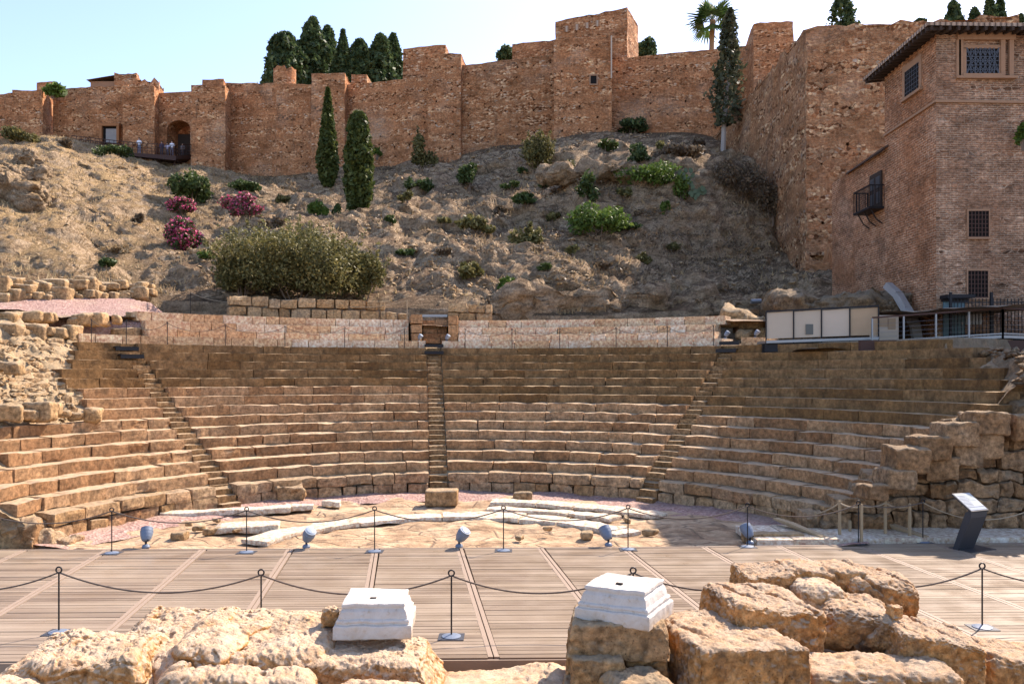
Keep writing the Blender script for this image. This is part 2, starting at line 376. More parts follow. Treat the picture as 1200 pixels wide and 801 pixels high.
M_trim = flat("brick_trim", (.36, .215, .13), .9, 0, .3, 5)
M_panel = flat("beige_board", (.50, .41, .31), .7, 0, .12, 3)
M_teal = flat("teal_door_paint", (.12, .20, .23), .6)
M_skin = flat("skin", (.5, .33, .25), .6)
M_concrete = flat("grey_concrete", (.36, .34, .32), .9, 0, .4, 3)

def mk_tiles():
    s = S("roof_tiles", .9); uv = s.uv()
    u = s.n("ShaderNodeSeparateXYZ", {"Vector": uv}).outputs[0]
    wv = s.math('ABSOLUTE', s.math('SINE', s.math('MULTIPLY', u, 14)))
    c = s.mix(s.noise(s.map(uv, (4.4, 2.2, 1)), 1, 3), (.34, .22, .14), (.50, .40, .31))
    return s.out(s.mix(s.ramp(wv, [(.1, 1.0), (.4, 0.0)]), c, (.09, .06, .045)), s.bump(wv, 1.0, .12))
M_tiles = mk_tiles()

def mk_deck():
    s = S("deck_boards", .5, .4); v = s.pos(); i = s.isl()
    g = s.noise(s.map(v, (1.2, 22, 22)), 1.0, 5, .6); st = s.noise(v, .5, 4, .6)
    c = s.ramp(s.math('ADD', s.math('MULTIPLY', i, .5), s.math('MULTIPLY', g, .5)), [(.2, (.150, .106, .071)), (.5, (.22, .163, .112)), (.8, (.295, .228, .162))])
    c = s.mix(s.ramp(st, [(.4, 0.0), (.75, .5)]), c, (.36, .29, .21))
    c = s.mix(s.ramp(s.noise(v, 2.2, 5, .7), [(.6, 0.0), (.75, .35)]), c, (.12, .085, .065))
    return s.out(c, s.bump(g, .3, .01), s.ramp(s.noise(v, 1.5, 3), [(.3, .27), (.7, .48)]))
M_deck = mk_deck()
M_decktrim = flat("deck_joint_board", (.30, .225, .165), .6, 0, .2, 3)

def mk_gravel(name, a, b, c):
    s = S(name, .95); v = s.pos(); col = s.n("ShaderNodeSeparateColor", {"Color": s.vor(v, 14, "Color")}).outputs[0]
    k = s.ramp(col, [(0, a), (.5, b), (1, c)])
    k = s.mix(s.ramp(s.noise(v, .8, 4), [(.5, 0.0), (.7, .5)]), k, (.34, .25, .18))
    return s.out(k, s.bump(s.vor(v, 14), .8, .04))
M_gravel = mk_gravel("pink_gravel", (.22, .125, .10), (.31, .19, .155), (.41, .28, .235))
def mk_orch():
    s = S("eroded_orchestra_stone", .95); v = s.pos()
    a = s.noise(v, .9, 6, .65, .6); b = s.noise(v, 5, 6, .7)
    c = s.ramp(a, [(.28, (.17, .10, .055)), (.42, (.31, .20, .115)), (.55, (.42, .295, .18)), (.75, (.52, .40, .27))])
    cr = s.ramp(s.vor(s.map(v, (.7, 1.5, 1)), 1.1, "Distance", 'DISTANCE_TO_EDGE'), [(.0, 1.0), (.035, 0.0)])
    c = s.mix(s.math('MULTIPLY', cr, .7), c, (.13, .085, .055))
    c = s.mix(.5, c, s.ramp(b, [(.3, .25), (.5, .5), (.7, .8)]), 'OVERLAY')
    return s.out(c, s.bump(s.math('SUBTRACT', b, s.math('MULTIPLY', cr, .6)), .8, .08, s.bump(a, .7, .15)))
M_orch = mk_orch()
def mk_ground():
    s = S("earth_ground", .97); v = s.pos(); b = s.noise(v, 1.5, 7, .7)
    return s.out(s.ramp(b, [(.3, (.16, .11, .075)), (.5, (.28, .2, .135)), (.7, (.38, .29, .2))]), s.bump(s.noise(v, 7, 5, .7), .8, .1))
M_ground = mk_ground()

# ------------------------------------------------------------------ theatre parameters (fitted to the photograph)
XC, YC, R0, TR, RI, Z0 = -1.44, 18.33, 9.94, .556, .328, .674
NR = 15
def Rk(k): return R0 + TR * k
def Zk(k): return Z0 + RI * k
def th_at(px, R):
    u = (px - 600) / F; a = u * u + 1; b = -2 * (u * XC + YC); c = XC**2 + YC**2 - R * R
    d = (-b + sqrt(max(b * b - 4 * a * c, 0))) / (2 * a)
    return atan2(u * d - XC, d - YC)
def pol(th, R, z): return (XC + R * sin(th), YC + R * cos(th), z)
def th_y(y, R): return acos(max(-1, min(1, (y - YC) / R)))
LEFT_PX = [64, 12, -30, -30, 10, -30, -30, 113, 102, 98, 77, 72, 85, 88, 92]
RIGHT_PX = [968, 1003, 1034, 1052, 1072, 1098, 1125, 1152, 1158, 1168, 1172, 1177, 1156, 1140, 1100]
def th_left(k):
    t = th_at(LEFT_PX[k], Rk(k)); return max(t, -th_y(19.45, Rk(k)))
def th_right(k): return min(th_at(RIGHT_PX[k], Rk(k)), th_y(20.9, Rk(k)))
AIS = [(266, 152), (514, 508.5), (760, 853)]
def th_aisle(a, k):
    lo = th_at(AIS[a][0], Rk(0)); hi = th_at(AIS[a][1], Rk(14)); return lo + (hi - lo) * k / 14

def arc_blocks(mb, Ra, Rb, za, zb, t0, t1, rng, lmin, lmax, rough, rad=.03, cell=.2, jit=.02, gap=.012, skip=0.0):
    t = t0; Rm = Ra
    while t < t1 - .15 / Rm:
        L = rng.uniform(lmin, lmax); te = t + L / Rm
        if te > t1 - .4 * lmin / Rm: te = t1
        L = (te - t) * Rm - gap
        if rng.random() >= skip and L > .08:
            dr = rng.uniform(-jit, jit); dz = rng.uniform(-jit, jit * .6)
            h = np.array([L / 2, (Rb - Ra) / 2, (zb - za) / 2])
            n = (max(2, int(L / cell)), 2 if cell > .15 else 4, 2 if cell > .15 else 4)
            V, Fc, nr = rbox(h, n, min(rad * rng.uniform(.7, 1.6), h.min() * .8))
            if rough:
                W = V + np.array([t * 40, Ra * 7, za * 5])
                V = V + vec_noise(W, 1.6, 3, 3) * rough * np.array([.5, 1, .8])
                # chipped arrises
                ch = np.clip(fbm(W, 2.1, 2, 8) - .25, 0, 1) * rough * 2.2
                V -= nr * ch[:, None]
            tm = (t + te) / 2 + V[:, 0] / Rm; R = (Ra + Rb) / 2 + V[:, 1] + dr
            mb.add(np.stack([XC + R * np.sin(tm), YC + R * np.cos(tm), (za + zb) / 2 + V[:, 2] + dz], 1), Fc)
        t = te

# ------------------------------------------------------------------ SETTING: ground, hill
gm = MB().box((0, 700, -1.3), (2500, 2500, .3)); tag(gm.build("ground", M_ground), kind="structure")

HC = {-260: [(350, 33), (300, 40), (240, 50), (190, 60), (160, 70), (150, 92)],
      0: [(338, 35), (300, 42), (240, 53), (195, 63), (172, 76), (166, 91)],
      60: [(342, 36), (300, 43), (240, 55), (195, 66), (170, 79), (163, 90)],
      120: [(346, 38), (300, 46), (240, 60), (202, 72), (186, 82), (172, 90)],
      200: [(352, 41), (310, 46), (250, 60), (213, 76), (199, 84), (190, 89)],
      300: [(356, 41.5), (310, 46), (262, 56), (228, 70), (215, 79), (206, 87)],
      420: [(360, 41.5), (310, 47), (258, 57), (226, 69), (210, 77), (198, 84.5)],
      520: [(364, 41.5), (310, 47), (258, 56), (220, 67), (200, 74), (182, 81)],
      600: [(370, 42), (335, 44.5), (290, 50), (240, 58), (205, 67), (170, 79)],
      700: [(370, 42), (335, 44.5), (300, 50), (252, 54), (196, 58.5), (157, 77)],
      800: [(364, 42.5), (332, 46), (302, 53), (250, 54.6), (194, 57.3), (155, 76)],
      870: [(358, 43.5), (332, 47), (302, 55), (240, 57), (202, 59.5), (166, 75)],
      940: [(350, 44), (330, 48), (302, 56), (262, 59), (232, 61), (212, 72)],
      1010: [(345, 44), (332, 49), (305, 56), (270, 59), (240, 61), (220, 72)]}
_hx = sorted(HC)
_ha = np.array([[(d, ZY(y, d)) for y, d in HC[x]] for x in _hx])   # (ncol,6,2)
def hill_base(px, t):
    """px: photo column, t in 0..5 -> d, z"""
    px = np.asarray(px, float); t = np.asarray(t, float)
    i = np.clip(np.searchsorted(_hx, px) - 1, 0, len(_hx) - 2); xs = np.array(_hx, float)
    u = np.clip((px - xs[i]) / (xs[i + 1] - xs[i]), 0, 1); u = u * u * (3 - 2 * u)
    j = np.clip(np.floor(t).astype(int), 0, 4); v = t - j
    A = lambda a, b: _ha[a, b]
    q0 = A(i, j) * (1 - v)[:, None] + A(i, j + 1) * v[:, None]
    q1 = A(i + 1, j) * (1 - v)[:, None] + A(i + 1, j + 1) * v[:, None]
    r = q0 * (1 - u)[:, None] + q1 * u[:, None]
    return r[:, 0], r[:, 1]
def hill_pt(px, t):
    px = np.atleast_1d(np.asarray(px, float)); t = np.atleast_1d(np.asarray(t, float))
    d, z = hill_base(px, t); p = np.stack([(px - 600) / F * d, d, z], 1)
    e = np.clip(np.minimum(t / .6, (5 - t) / .5), 0, 1) ** .7
    n1 = fbm(p * np.array([1, 1, .6]), .13, 3, 11) * 1.0
    rdg = 1 - np.abs(fbm(p, .3, 3, 21))
    n2 = fbm(p, .8, 5, 31, .6)
    lf = np.clip((px - 120) / 200, 0, 1)
    p[:, 2] += e * (n1 * .8 + (rdg - .6) * (.4 + .35 * lf) + n2 * (.18 + .10 * lf))
    p[:, 1] += e * (fbm(p, .35, 3, 41) * .6 + fbm(p, 1.3, 3, 43) * .28)
    return p
def hill_find(px, py):
    """point of the hillside seen at photo pixel (px,py)"""
    t = np.linspace(0.02, 5, 500); p = hill_pt(np.full(500, float(px)), t)
    y = HOR - (p[:, 2] - CAMZ) / p[:, 1] * F; x = 600 + p[:, 0] / p[:, 1] * F
    i = int(np.argmin(np.abs(y - py))); return p[i], t[i]
nc, nr_ = 430, 240
pxs = np.linspace(-260, 1010, nc); ts = np.linspace(0, 5, nr_)
PX, TT = np.meshgrid(pxs, ts, indexing='ij')
HV = hill_pt(PX.ravel(), TT.ravel())
ii, jj = np.meshgrid(np.arange(nc - 1), np.arange(nr_ - 1), indexing='ij'); a0 = (ii * nr_ + jj).ravel()
HF = np.stack([a0, a0 + nr_, a0 + nr_ + 1, a0 + 1], 1)
# plateau behind the fortress and an apron under the front edge
nV = len(HV)
bk = HV.reshape(nc, nr_, 3)[:, -1].copy(); b2 = bk + np.array([0, 60, 1.5]); fr = HV.reshape(nc, nr_, 3)[:, 0].copy(); f2 = fr.copy(); f2[:, 2] = 3.0
HV = np.concatenate([HV, b2, f2])
k = np.arange(nc - 1)
HF = np.concatenate([HF, np.stack([k * nr_ + nr_ - 1, (k + 1) * nr_ + nr_ - 1, nV + k + 1, nV + k], 1),
                     np.stack([nV + nc + k, nV + nc + k + 1, (k + 1) * nr_, k * nr_], 1)])
tag(mesh_obj("hill", HV, HF, M_hill, smooth=True), kind="structure")

# terrace behind the seats (between the upper wall and the hill), and the one under the house
tb = MB()
tb.add([(-40, 30.2, 5.0), (-24, 36.5, 7.0), (-21, 42.5, 7.9), (-46, 37, 8.2)], [(0, 1, 2, 3)])
rng = random.Random(5)
def patch(name, fn, nu, nv, mat, noise_amp=.1, freq=1.0, kind="structure", seed=3):
    U, Vv = np.meshgrid(np.linspace(0, 1, nu), np.linspace(0, 1, nv), indexing='ij')
    p = np.array([fn(u, v) for u, v in zip(U.ravel(), Vv.ravel())], float)
    p[:, 2] += noise_amp * fbm(p, freq, 4, seed)
    a, b = np.meshgrid(np.arange(nu - 1), np.arange(nv - 1), indexing='ij'); q = (a * nv + b).ravel()
    o = mesh_obj(name, p, np.stack([q, q + nv, q + nv + 1, q + 1], 1), mat, smooth=True)
    if kind: o["kind"] = kind
    return o
def bil(a, b, c, d):
    a, b, c, d = map(np.array, (a, b, c, d))
    return lambda u, v: (a * (1 - u) + b * u) * (1 - v) + (d * (1 - u) + c * u) * v
def ring_terrace(u, v):
    t = radians(-62) + u * radians(124); R = 20.6 + v * 5.2; return np.array(pol(t, R, 6.45 + v * .12))
patch("terrace", ring_terrace, 90, 12, M_ground, .12, .8)
patch("terrace", bil((10.5, 29.6, 5.0), (45, 28.6, 5.1), (45, 60, 5.2), (14, 52, 5.2)), 60, 40, M_ground, .1, .7, seed=9)
# pink gravel slope on the left, above the seats
_gb4 = bil(P(-10, 374, 31.0), P(200, 378, 34), P(200, 350, 38.5), P(-10, 346, 34.5))
patch("gravel_path", lambda u, v: _gb4(u, max(0, (v - .1) / .9)) - np.array([0, max(0, (.1 - v) * 6), max(0, (.1 - v) * 22) + max(0, u - .82 - .06 * sin(v * 17)) * 6]), 60, 30, M_gravel, .05, .6, seed=12)

# ------------------------------------------------------------------ SETTING: orchestra floor, foreground ground
def orch(u, v):
    t = radians(-100) + u * radians(200); R = .02 + v * 10.05
    x, y, z = pol(t, R, 0)
    y = max(y, 18.6); return np.array([x, y, -.09])
patch("orchestra_floor", orch, 220, 90, M_orch, .07, 1.1, seed=15)
def orch_g(u, v):
    t = radians(-86) + u * radians(172); R = 8.55 + .35 * sin(u * 23) + .2 * sin(u * 61) + v * (1.6 - .35 * sin(u * 23))
    x, y, z = pol(t, R, 0); return np.array([x, max(y, 19.3), -.085 + .13 * v])
patch("gravel_path", orch_g, 160, 10, M_gravel, .045, 1.6, seed=17)
def fg(u, v):
    return np.array([-14 + 30 * u, 4 + 8.6 * v, -.45 + .12 * max(0, v - .7)])
patch("foreground_ground", fg, 120, 60, M_ground, .16, .9, seed=19)

# ------------------------------------------------------------------ THEATRE SEATING
seat = thing("theatre_seating", "curved Roman stone seating rising in sandstone rows behind the wooden deck", "theatre seating", (XC, YC, 0))
rng = random.Random(11)
cores = MB()
def core_R(R):
    """height of the rubble core under the seats"""
    return Z0 + RI * ((R - R0) / TR) - .30
for k in range(NR):
    tl, tr = th_left(k), th_right(k); hw = .32 / Rk(k)
    cuts = [tl] + [q for a in range(3) for q in (th_aisle(a, k) - hw, th_aisle(a, k) + hw)] + [tr]
    for wdg in range(4):
        t0, t1 = cuts[2 * wdg], cuts[2 * wdg + 1]
        if t1 - t0 < .02: continue
        new = (k >= 8) or (k == 7 and wdg == 0) or (wdg == 3 and k >= 7)
        mb = MB()
        rough = .012 if new else .032
        if new and wdg in (1, 2): rough = .02
        lm = (1.1, 2.6) if new else (.8, 2.0)
        if k == 0:
            arc_blocks(mb, Rk(0), Rk(0) + .75, .33, Zk(0), t0, t1, rng, .7, 1.5, .04, .04, .14, .02, .008)
            arc_blocks(mb, Rk(0) + .02, Rk(0) + .6, -.25, .33, t0, t1, rng, .45, .9, .045, .045, .14, .03, .01)
            mb.build("podium_wall", M_podium).parent = seat
        else:
            arc_blocks(mb, Rk(k), Rk(k) + TR + .22, Zk(k) - RI - .01, Zk(k), t0, t1, rng, *lm, rough, .011 if new else .02, .15, .003 if new else .009, .003 if new else .005)
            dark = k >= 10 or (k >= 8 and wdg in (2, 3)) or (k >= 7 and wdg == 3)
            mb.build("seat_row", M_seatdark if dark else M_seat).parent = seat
        seat.children[-1].matrix_parent_inverse = seat.matrix_world.inverted()
for o in seat.children: o.location = (-XC, -YC, 0); o.matrix_parent_inverse.identity()
# radial stairways: two steps to each row
for a in range(3):
    mb = MB()
    for k in range(NR):
        th = th_aisle(a, k)
        steps = [(Rk(k) - .02, Zk(k) - RI, Zk(k) - RI / 2), (Rk(k) + TR / 2 + .01, Zk(k) - RI / 2, Zk(k))] if k else \
                [(Rk(0) - .30, -.2, .14), (Rk(0) - .02, .0, .36), (Rk(0) + .24, .2, .55), (Rk(0) + .46, .3, Zk(0))]
        for (Ra, za, zb) in steps:
            hw = .315 / Ra
            arc_blocks(mb, Ra + rng.uniform(-.015, .015), Ra + .55, za - .05, zb + rng.uniform(-.02, .012), th - hw, th + hw, rng, .8, .9, .02, .02, .16, .0)
    o = mb.build("stairway", M_stair); o.parent = seat; o.location = (-XC, -YC, 0)
# core below the rows and the ruined slopes on both sides
nt_, nR = 420, 130
Vv = []
rr = np.linspace(R0 + .25, 22.0, nR)
for R in rr:
    kk = (R - R0) / TR
    t0 = -th_y(19.3, R); t1 = th_y(21.6, R)
    Vv.append(np.stack([np.linspace(t0, t1, nt_), np.full(nt_, R)], 1))
Vv = np.array(Vv).reshape(-1, 2)
th, RR = Vv[:, 0], Vv[:, 1]
z = Z0 + RI * ((RR - R0) / TR) - .36
kk = np.clip(((RR - R0) / TR), 0, 14.0)
tlk = np.array([th_left(i) for i in range(NR)]); trk = np.array([th_right(i) for i in range(NR)])
outl = np.clip((np.interp(kk, range(NR), tlk) - th) / .05, 0, 1); outr = np.clip((th - np.interp(kk, range(NR), trk)) / .05, 0, 1)
out = np.maximum(outl, outr)
pc = np.stack([XC + RR * np.sin(th), YC + RR * np.cos(th), z], 1)
stp = np.floor(kk * .8) / .8 - kk
pc[:, 2] += out * (np.where(th < 0, .12, .55) + np.where(th < 0, .16, .30) * fbm(pc, 1.1, 4, 51) + .13 * fbm(pc, 4.0, 3, 52) + .3 * stp * RI)
pc[:, 1] += out * .2 * fbm(pc, 2.0, 3, 53)
pc[:, 2] = np.where(RR > R0 + TR * 15, np.minimum(pc[:, 2], Z0 + RI * 15 - .25 + .5 * out + out * .3 * fbm(pc, 1.1, 3, 55)), pc[:, 2])
pc[:, 2] = np.where((th > 0) & (out > 0), np.minimum(pc[:, 2], 4.55 + .25 * fbm(pc, 1.4, 3, 58)), pc[:, 2])
a, b = np.meshgrid(np.arange(nR - 1), np.arange(nt_ - 1), indexing='ij'); q = (a * nt_ + b).ravel()
fm = np.stack([q, q + 1, q + nt_ + 1, q + nt_], 1)
fth = th[fm].mean(1)
def core_obj(name, sel, mat, label):
    tag(mesh_obj(name, pc, fm[sel], mat), label, "ruin")
core_obj("ruined_slope", fth < 0, M_rubble, "crumbling rubble slope at the broken left ends of the seat rows")
core_obj("ruined_slope", fth >= 0, M_rubdark, "dark crumbling rubble slope at the broken right ends of the seat rows")

mb = MB(); rg5 = random.Random(77)
for k in range(7, 15):
    for sub in (0, 1):
        Rr = Rk(k) + sub * .27 + .1; zz = Zk(k) - RI + sub * .17 + .02; ta = max(-th_y(19.6, Rr), th_at(-40, Rr)); tb_ = th_left(k) + .012
        if tb_ - ta > .03: arc_blocks(mb, Rr + rg5.uniform(-.06, .06), Rr + .5, zz - .15, zz + .2, ta, tb_, rg5, .22, .75, .10, .05, .09, .06, .03, skip=.2)
tag(mb.build("broken_course", M_rubble), "crumbled layered masonry courses at the left of the seats", "ruin")
patch("earth_bank", bil((12.6, 21.7, 3.0), (45, 21.7, 3.6), (45, 30.5, 5.02), (14.2, 30.5, 5.02)), 70, 30, M_rubdark, .18, 1.1, seed=33)
# pale restored upper tier
up = thing("upper_tier_wall", "pale limestone restored upper rows of blocks above the dark seats", "stone wall", (XC, YC, 0))
def up_row(name, Ra, Rb, za, zb, pa, pb, gaps=()):
    mb = MB(); t0, t1 = th_at(pa, Ra), th_at(pb, Ra)
    segs = []; c = t0
    for g0, g1 in gaps: segs.append((c, th_at(g0, Ra))); c = th_at(g1, Ra)
    segs.append((c, t1))
    for s0, s1 in segs: arc_blocks(mb, Ra, Rb, za, zb, s0, s1, rng, .55, 1.6, .012, .014, .3, .008)
    o = mb.build(name, M_pale); o.parent = up; o.location = (-XC, -YC, 0)
up_row("block_course", Rk(15), Rk(15) + 1.5, Zk(14) - .02, 5.6, 92, 896, [(499, 518), (846, 868)])
for i, (Ra, zb, pa, pb) in enumerate([(19.42, 5.95, 174, 838), (20.0, 6.31, 170, 838), (20.5, 6.69, 160, 850)]):
    up_row("block_course", Ra, Ra + .9, (5.58, 5.93, 6.29)[i], zb, pa, pb, [(479, 537)])
# piers and stair of the middle opening
cst = thing("upper_stairway", "narrow stone stairway between two piers in the middle of the pale upper wall", "stairway", (0, 0, 0))
mb = MB(); 
for px0, px1, yt in ((481, 495, 364), (525, 537, 370)):
    pm = MB(); th0, th1 = th_at(px0, 20), th_at(px1, 20)
    for kz in range(3):
        arc_blocks(pm, 19.5, 21.6, 5.6 + kz * .42, 6.02 + kz * .42 - .01, th0, th1, rng, .9, 1.2, .03, .03, .2)
    pm.build("pier", M_seat, cst)
for i in range(5):
    arc_blocks(mb, 20.2 + i * .3, 21.2 + i * .3, 5.55 + i * .2, 5.8 + i * .24, th_at(496, 20), th_at(524, 20), rng, .6, .9, .015, .02, .2)
mb.build("step", M_seat, cst)
tc = MB().box((XC + 22.2 * sin(th_at(510, 22.2)), YC + 22.2 * cos(th_at(510, 22.2)), 7.0), (.62, .2, .06)); tc.build("metal_cover", M_galv, cst)
# dark slatted plates set in the stair heads
for i, (px, R, z) in enumerate([(508.5, Rk(15), 5.42), (508.5, Rk(14), 5.1), (857, Rk(15), 5.42), (853, Rk(14), 5.1), (146, Rk(14), 5.1), (152, Rk(13) - .02, 4.8)]):
    t = th_at(px, R); x, y, _ = pol(t, R - .10, 0)
    g = MB().box((0, 0, 0), (.42, .16, .02)).box((0, -.14, -.07), (.42, .02, .05))
    for q in range(7): g.box((-.36 + q * .12, 0, .025), (.012, .15, .008))
    o = g.build("stair_plate", M_black); o.location = (x, y, z); o.rotation_euler = (0, 0, -t)
    tag(o, ("dark metal grating at the head of the middle stairway, upper one", "dark metal grating at the head of the middle stairway, lower one",
            "dark metal grating at the head of the right stairway, upper one", "dark metal grating at the head of the right stairway, lower one",
            "dark metal grating at the head of the left stairway, upper one", "dark metal grating at the head of the left stairway, lower one")[i], "plate")

# rough dry stone walls on top of the upper tier
def course_wall(name, label, pa, pb, R, z0, z1, n, mat, lm=(.5, 1.1), rough=.05):
    mb = MB(); dz = (z1 - z0) / n
    for i in range(n): arc_blocks(mb, R + rng.uniform(-.04, .04), R + .6, z0 + i * dz, z0 + (i + 1) * dz - .01, th_at(pa, R), th_at(pb, R), rng, *lm, rough, .07, .16, .05, skip=.04 if i == n - 1 else 0)
    return tag(mb.build(name, mat), label, "stone wall")
course_wall("dry_stone_wall", "low two-course dry stone wall below the big olive-coloured bush", 268, 452, 22.4, 6.8, 7.75, 2, M_block)
course_wall("dry_stone_wall", "low crumbled stone course just left of the middle stairway", 452, 478, 22.0, 6.6, 7.15, 1, M_block)
course_wall("dry_stone_wall", "short dry stone wall right of the middle stairway", 524, 577, 22.0, 6.7, 7.65, 2, M_block)

# analemma: rubble retaining wall at the right end of the seats
def retaining():
    mb = MB(); rg = random.Random(8)
    steps = [(8.0, .6), (8.55, .85), (9.0, 1.2), (9.75, 1.5), (10.3, 1.8), (10.95, 2.1), (11.6, 2.45), (12.3, 2.8), (12.6, 2.9), (13.1, 3.0), (20, 3.5)]
    zc = -.3
    while zc < 3.5:
        hz = rg.uniform(.3, .5); x = 7.4 + rg.uniform(0, .3)
        while x < 18:
            L = rg.uniform(.35, 1.1); top = [t for xx, t in steps if xx >= x + L * .3][0]
            if zc + hz * .6 < top:
                zt = min(zc + hz, top + .08)
                h = np.array([L / 2 - .012, .35, (zt - zc) / 2 - .01])
                V, Fc, nr = rbox(h, (8, 5, 7), min(.06, h.min() * .6))
                c = np.array([x + L / 2, 21.25 + rg.uniform(-.1, .1) + .12 * zc, (zc + zt) / 2])
                V = V + c; V = V + vec_noise(V, 1.7, 3, 61) * .10 + vec_noise(V, 6, 2, 66) * .03
                mb.add(V, Fc)
            x += L
        zc += hz
    # large worn end blocks that step up with the rows
    for px, py, d, sx, sz in [(1152, 482, 20.9, .44, .30), (1118, 495, 20.8, .44, .3), (1086, 511, 20.7, .44, .3), (1060, 523, 20.5, .46, .3), (1048, 547, 20.4, .34, .26), (1192, 484, 21.1, .34, .34), (1022, 566, 20.3, .3, .2), (1124, 518, 21.0, .42, .3), (1096, 535, 20.9, .4, .28), (1150, 508, 21.0, .34, .3)]:
        h = np.array([sx, .45, sz]); V, Fc, nr = rbox(h, (12, 9, 10), .07); c = np.array(P(px, py, d)) - np.array([0, 0, sz]); V = V + c
        V = V + vec_noise(V, 1.4, 3, 71) * .05 + vec_noise(V, 5, 2, 72) * .022; mb.add(V, Fc)
    tag(mb.build("retaining_wall", M_rubdark2), "rough reddish rubble retaining wall stepping up behind the information lectern", "stone wall")
M_rubdark2 = stone_mat("red_brown_rubble", [(.20, .115, .06), (.28, .17, .095), (.36, .235, .14), (.32, .225, .145)], grime=(.055, .04, .03), gr=(.45, .72), isl=.5, top=(.34, .27, .19))
retaining()
_late = lambda: big_rock('rock_outcrop', P(1212, 470, 23.6), (1.1, .9, 1.0), .2, M_rubdark2, 'dark rubble mound at the right edge above the retaining wall', 61, 30, .3, .9)
def left_mass():
    rg = random.Random(4); mb = MB()
    for px, py, d, sx, sy, sz in [(20, 640, 19.6, .55, .5, .5), (52, 645, 19.7, .35, .4, .35), (-30, 640, 19.6, .7, .5, .9), (75, 648, 19.8, .3, .35, .25)]:
        h = np.array([sx, sy, sz]); V, Fc, nr = rbox(h, (22, 18, 18), .2); V = V + np.array(P(px, py, d)) + np.array([0, .2, .1])
        V = V + vec_noise(V, 1.2, 4, 81) * .15 + vec_noise(V, 6, 3, 82) * .04; mb.add(V, Fc)
    tag(mb.build("broken_masonry", M_podium), "broken masonry lump at the left end of the podium beside the deck", "ruin")
left_mass()

# loose blocks of the ruins at the left, upper rows
def block(name, c, h, rz, mat, label, cat, group=None, seed=0, rough=.05, n=(8, 6, 6), rad=.06, tilt=0.0):
    V, Fc, nr = rbox(h, n, min(rad, min(h) * .7)); W = V + np.array([seed * 3.7, seed * 1.3, 0])
    V = V + vec_noise(W, 1.8, 3, seed) * rough + vec_noise(W, 6, 2, seed + 3) * rough * .35
    o = mesh_obj(name, V, Fc, mat); o.location = c; o.rotation_euler = (tilt, tilt * .5, rz)
    return tag(o, label, cat, group)
rg = random.Random(21)
def heap(pa, pb, ya, yb, da, db, n, smin, smax, label, group, lvl=1):
    for i in range(n):
        u = (i + .5) / n + rg.uniform(-.3, .3) / n; px = pa + (pb - pa) * u; py = ya + (yb - ya) * u; d = da + (db - da) * u
        for l in range(lvl):
            s = rg.uniform(smin * .75, smax); hh = (s * rg.uniform(.7, 1.5), s * .9, s * rg.uniform(.55, 1.1))
            p = P(px + rg.uniform(-5, 5), py + rg.uniform(-3.5, 3) - l * rg.uniform(9, 13), d + l * .25)
            block("stone_block", p, hh, rg.uniform(-.35, .35), M_block, label, "stone block", group, rg.randint(0, 999), .06, rad=.09, tilt=rg.uniform(-.12, .12))
heap(2, 180, 349, 346, 34.0, 38.5, 17, .22, .38, "weathered block in the loose rows below the dry left slope", "loose blocks below the left slope", 2)
heap(8, 172, 337, 336, 35.5, 40, 14, .2, .34, "rounded block in the hindmost loose row at the foot of the left slope", "hindmost loose blocks")
heap(4, 66, 372, 372, 29.5, 31.2, 5, .26, .42, "squared block in the broken row left of the pink gravel", "blocks left of the pink gravel")
heap(78, 146, 377, 378, 31.4, 32.4, 5, .22, .34, "low block lying along the pink gravel above the left seats", "blocks along the pink gravel")
heap(6, 88, 391, 391, 28.0, 29.8, 6, .24, .40, "squared block lying above the rubble slope at far left", "blocks above the left rubble slope")
heap(4, 22, 432, 434, 25, 25, 2, .22, .3, "pale block half buried in the left rubble slope", "blocks in the left rubble slope")
heap(0, 110, 481, 487, 22.6, 25.2, 7, .2, .3, "low block in the broken course above the sunlit lower left rows", "blocks of the broken left course")
heap(1128, 1200, 424, 432, 26.5, 24.5, 6, .16, .30, "dark rubble block on the crumbled slope at the right end of the upper rows", "dark rubble blocks at the right")
heap(1168, 1204, 446, 462, 24.5, 23.0, 4, .2, .34, "dark block lying just above the right retaining wall", "blocks above the right retaining wall")
block("stone_block", P(150, 394, 33.2), (.55, .4, .35), .1, M_block, "dark wedge-shaped block lying on the left end of the pale course", "stone block", seed=301)
block("stone_block", P(162, 380, 34.3), (.45, .4, .5), .3, M_block, "broken upright block at the left end of the pale upper wall", "stone block", seed=302)
for i, (px, py, s) in enumerate([(862, 372, .55), (880, 378, .4), (899, 392, .35), (873, 392, .3)]):
    block("stone_block", P(px, py, 37.2 - i * .4), (s * 1.3, s, s * .8), .2 * i, M_block, ("large tilted brown boulder at the right end of the pale upper wall", "round dark boulder beside the steps right of the pale wall",
          "small boulder beside the beige boards", "small boulder between the two small lamps on the right")[i], "boulder", seed=310 + i, rough=.12, rad=.2, tilt=.25)

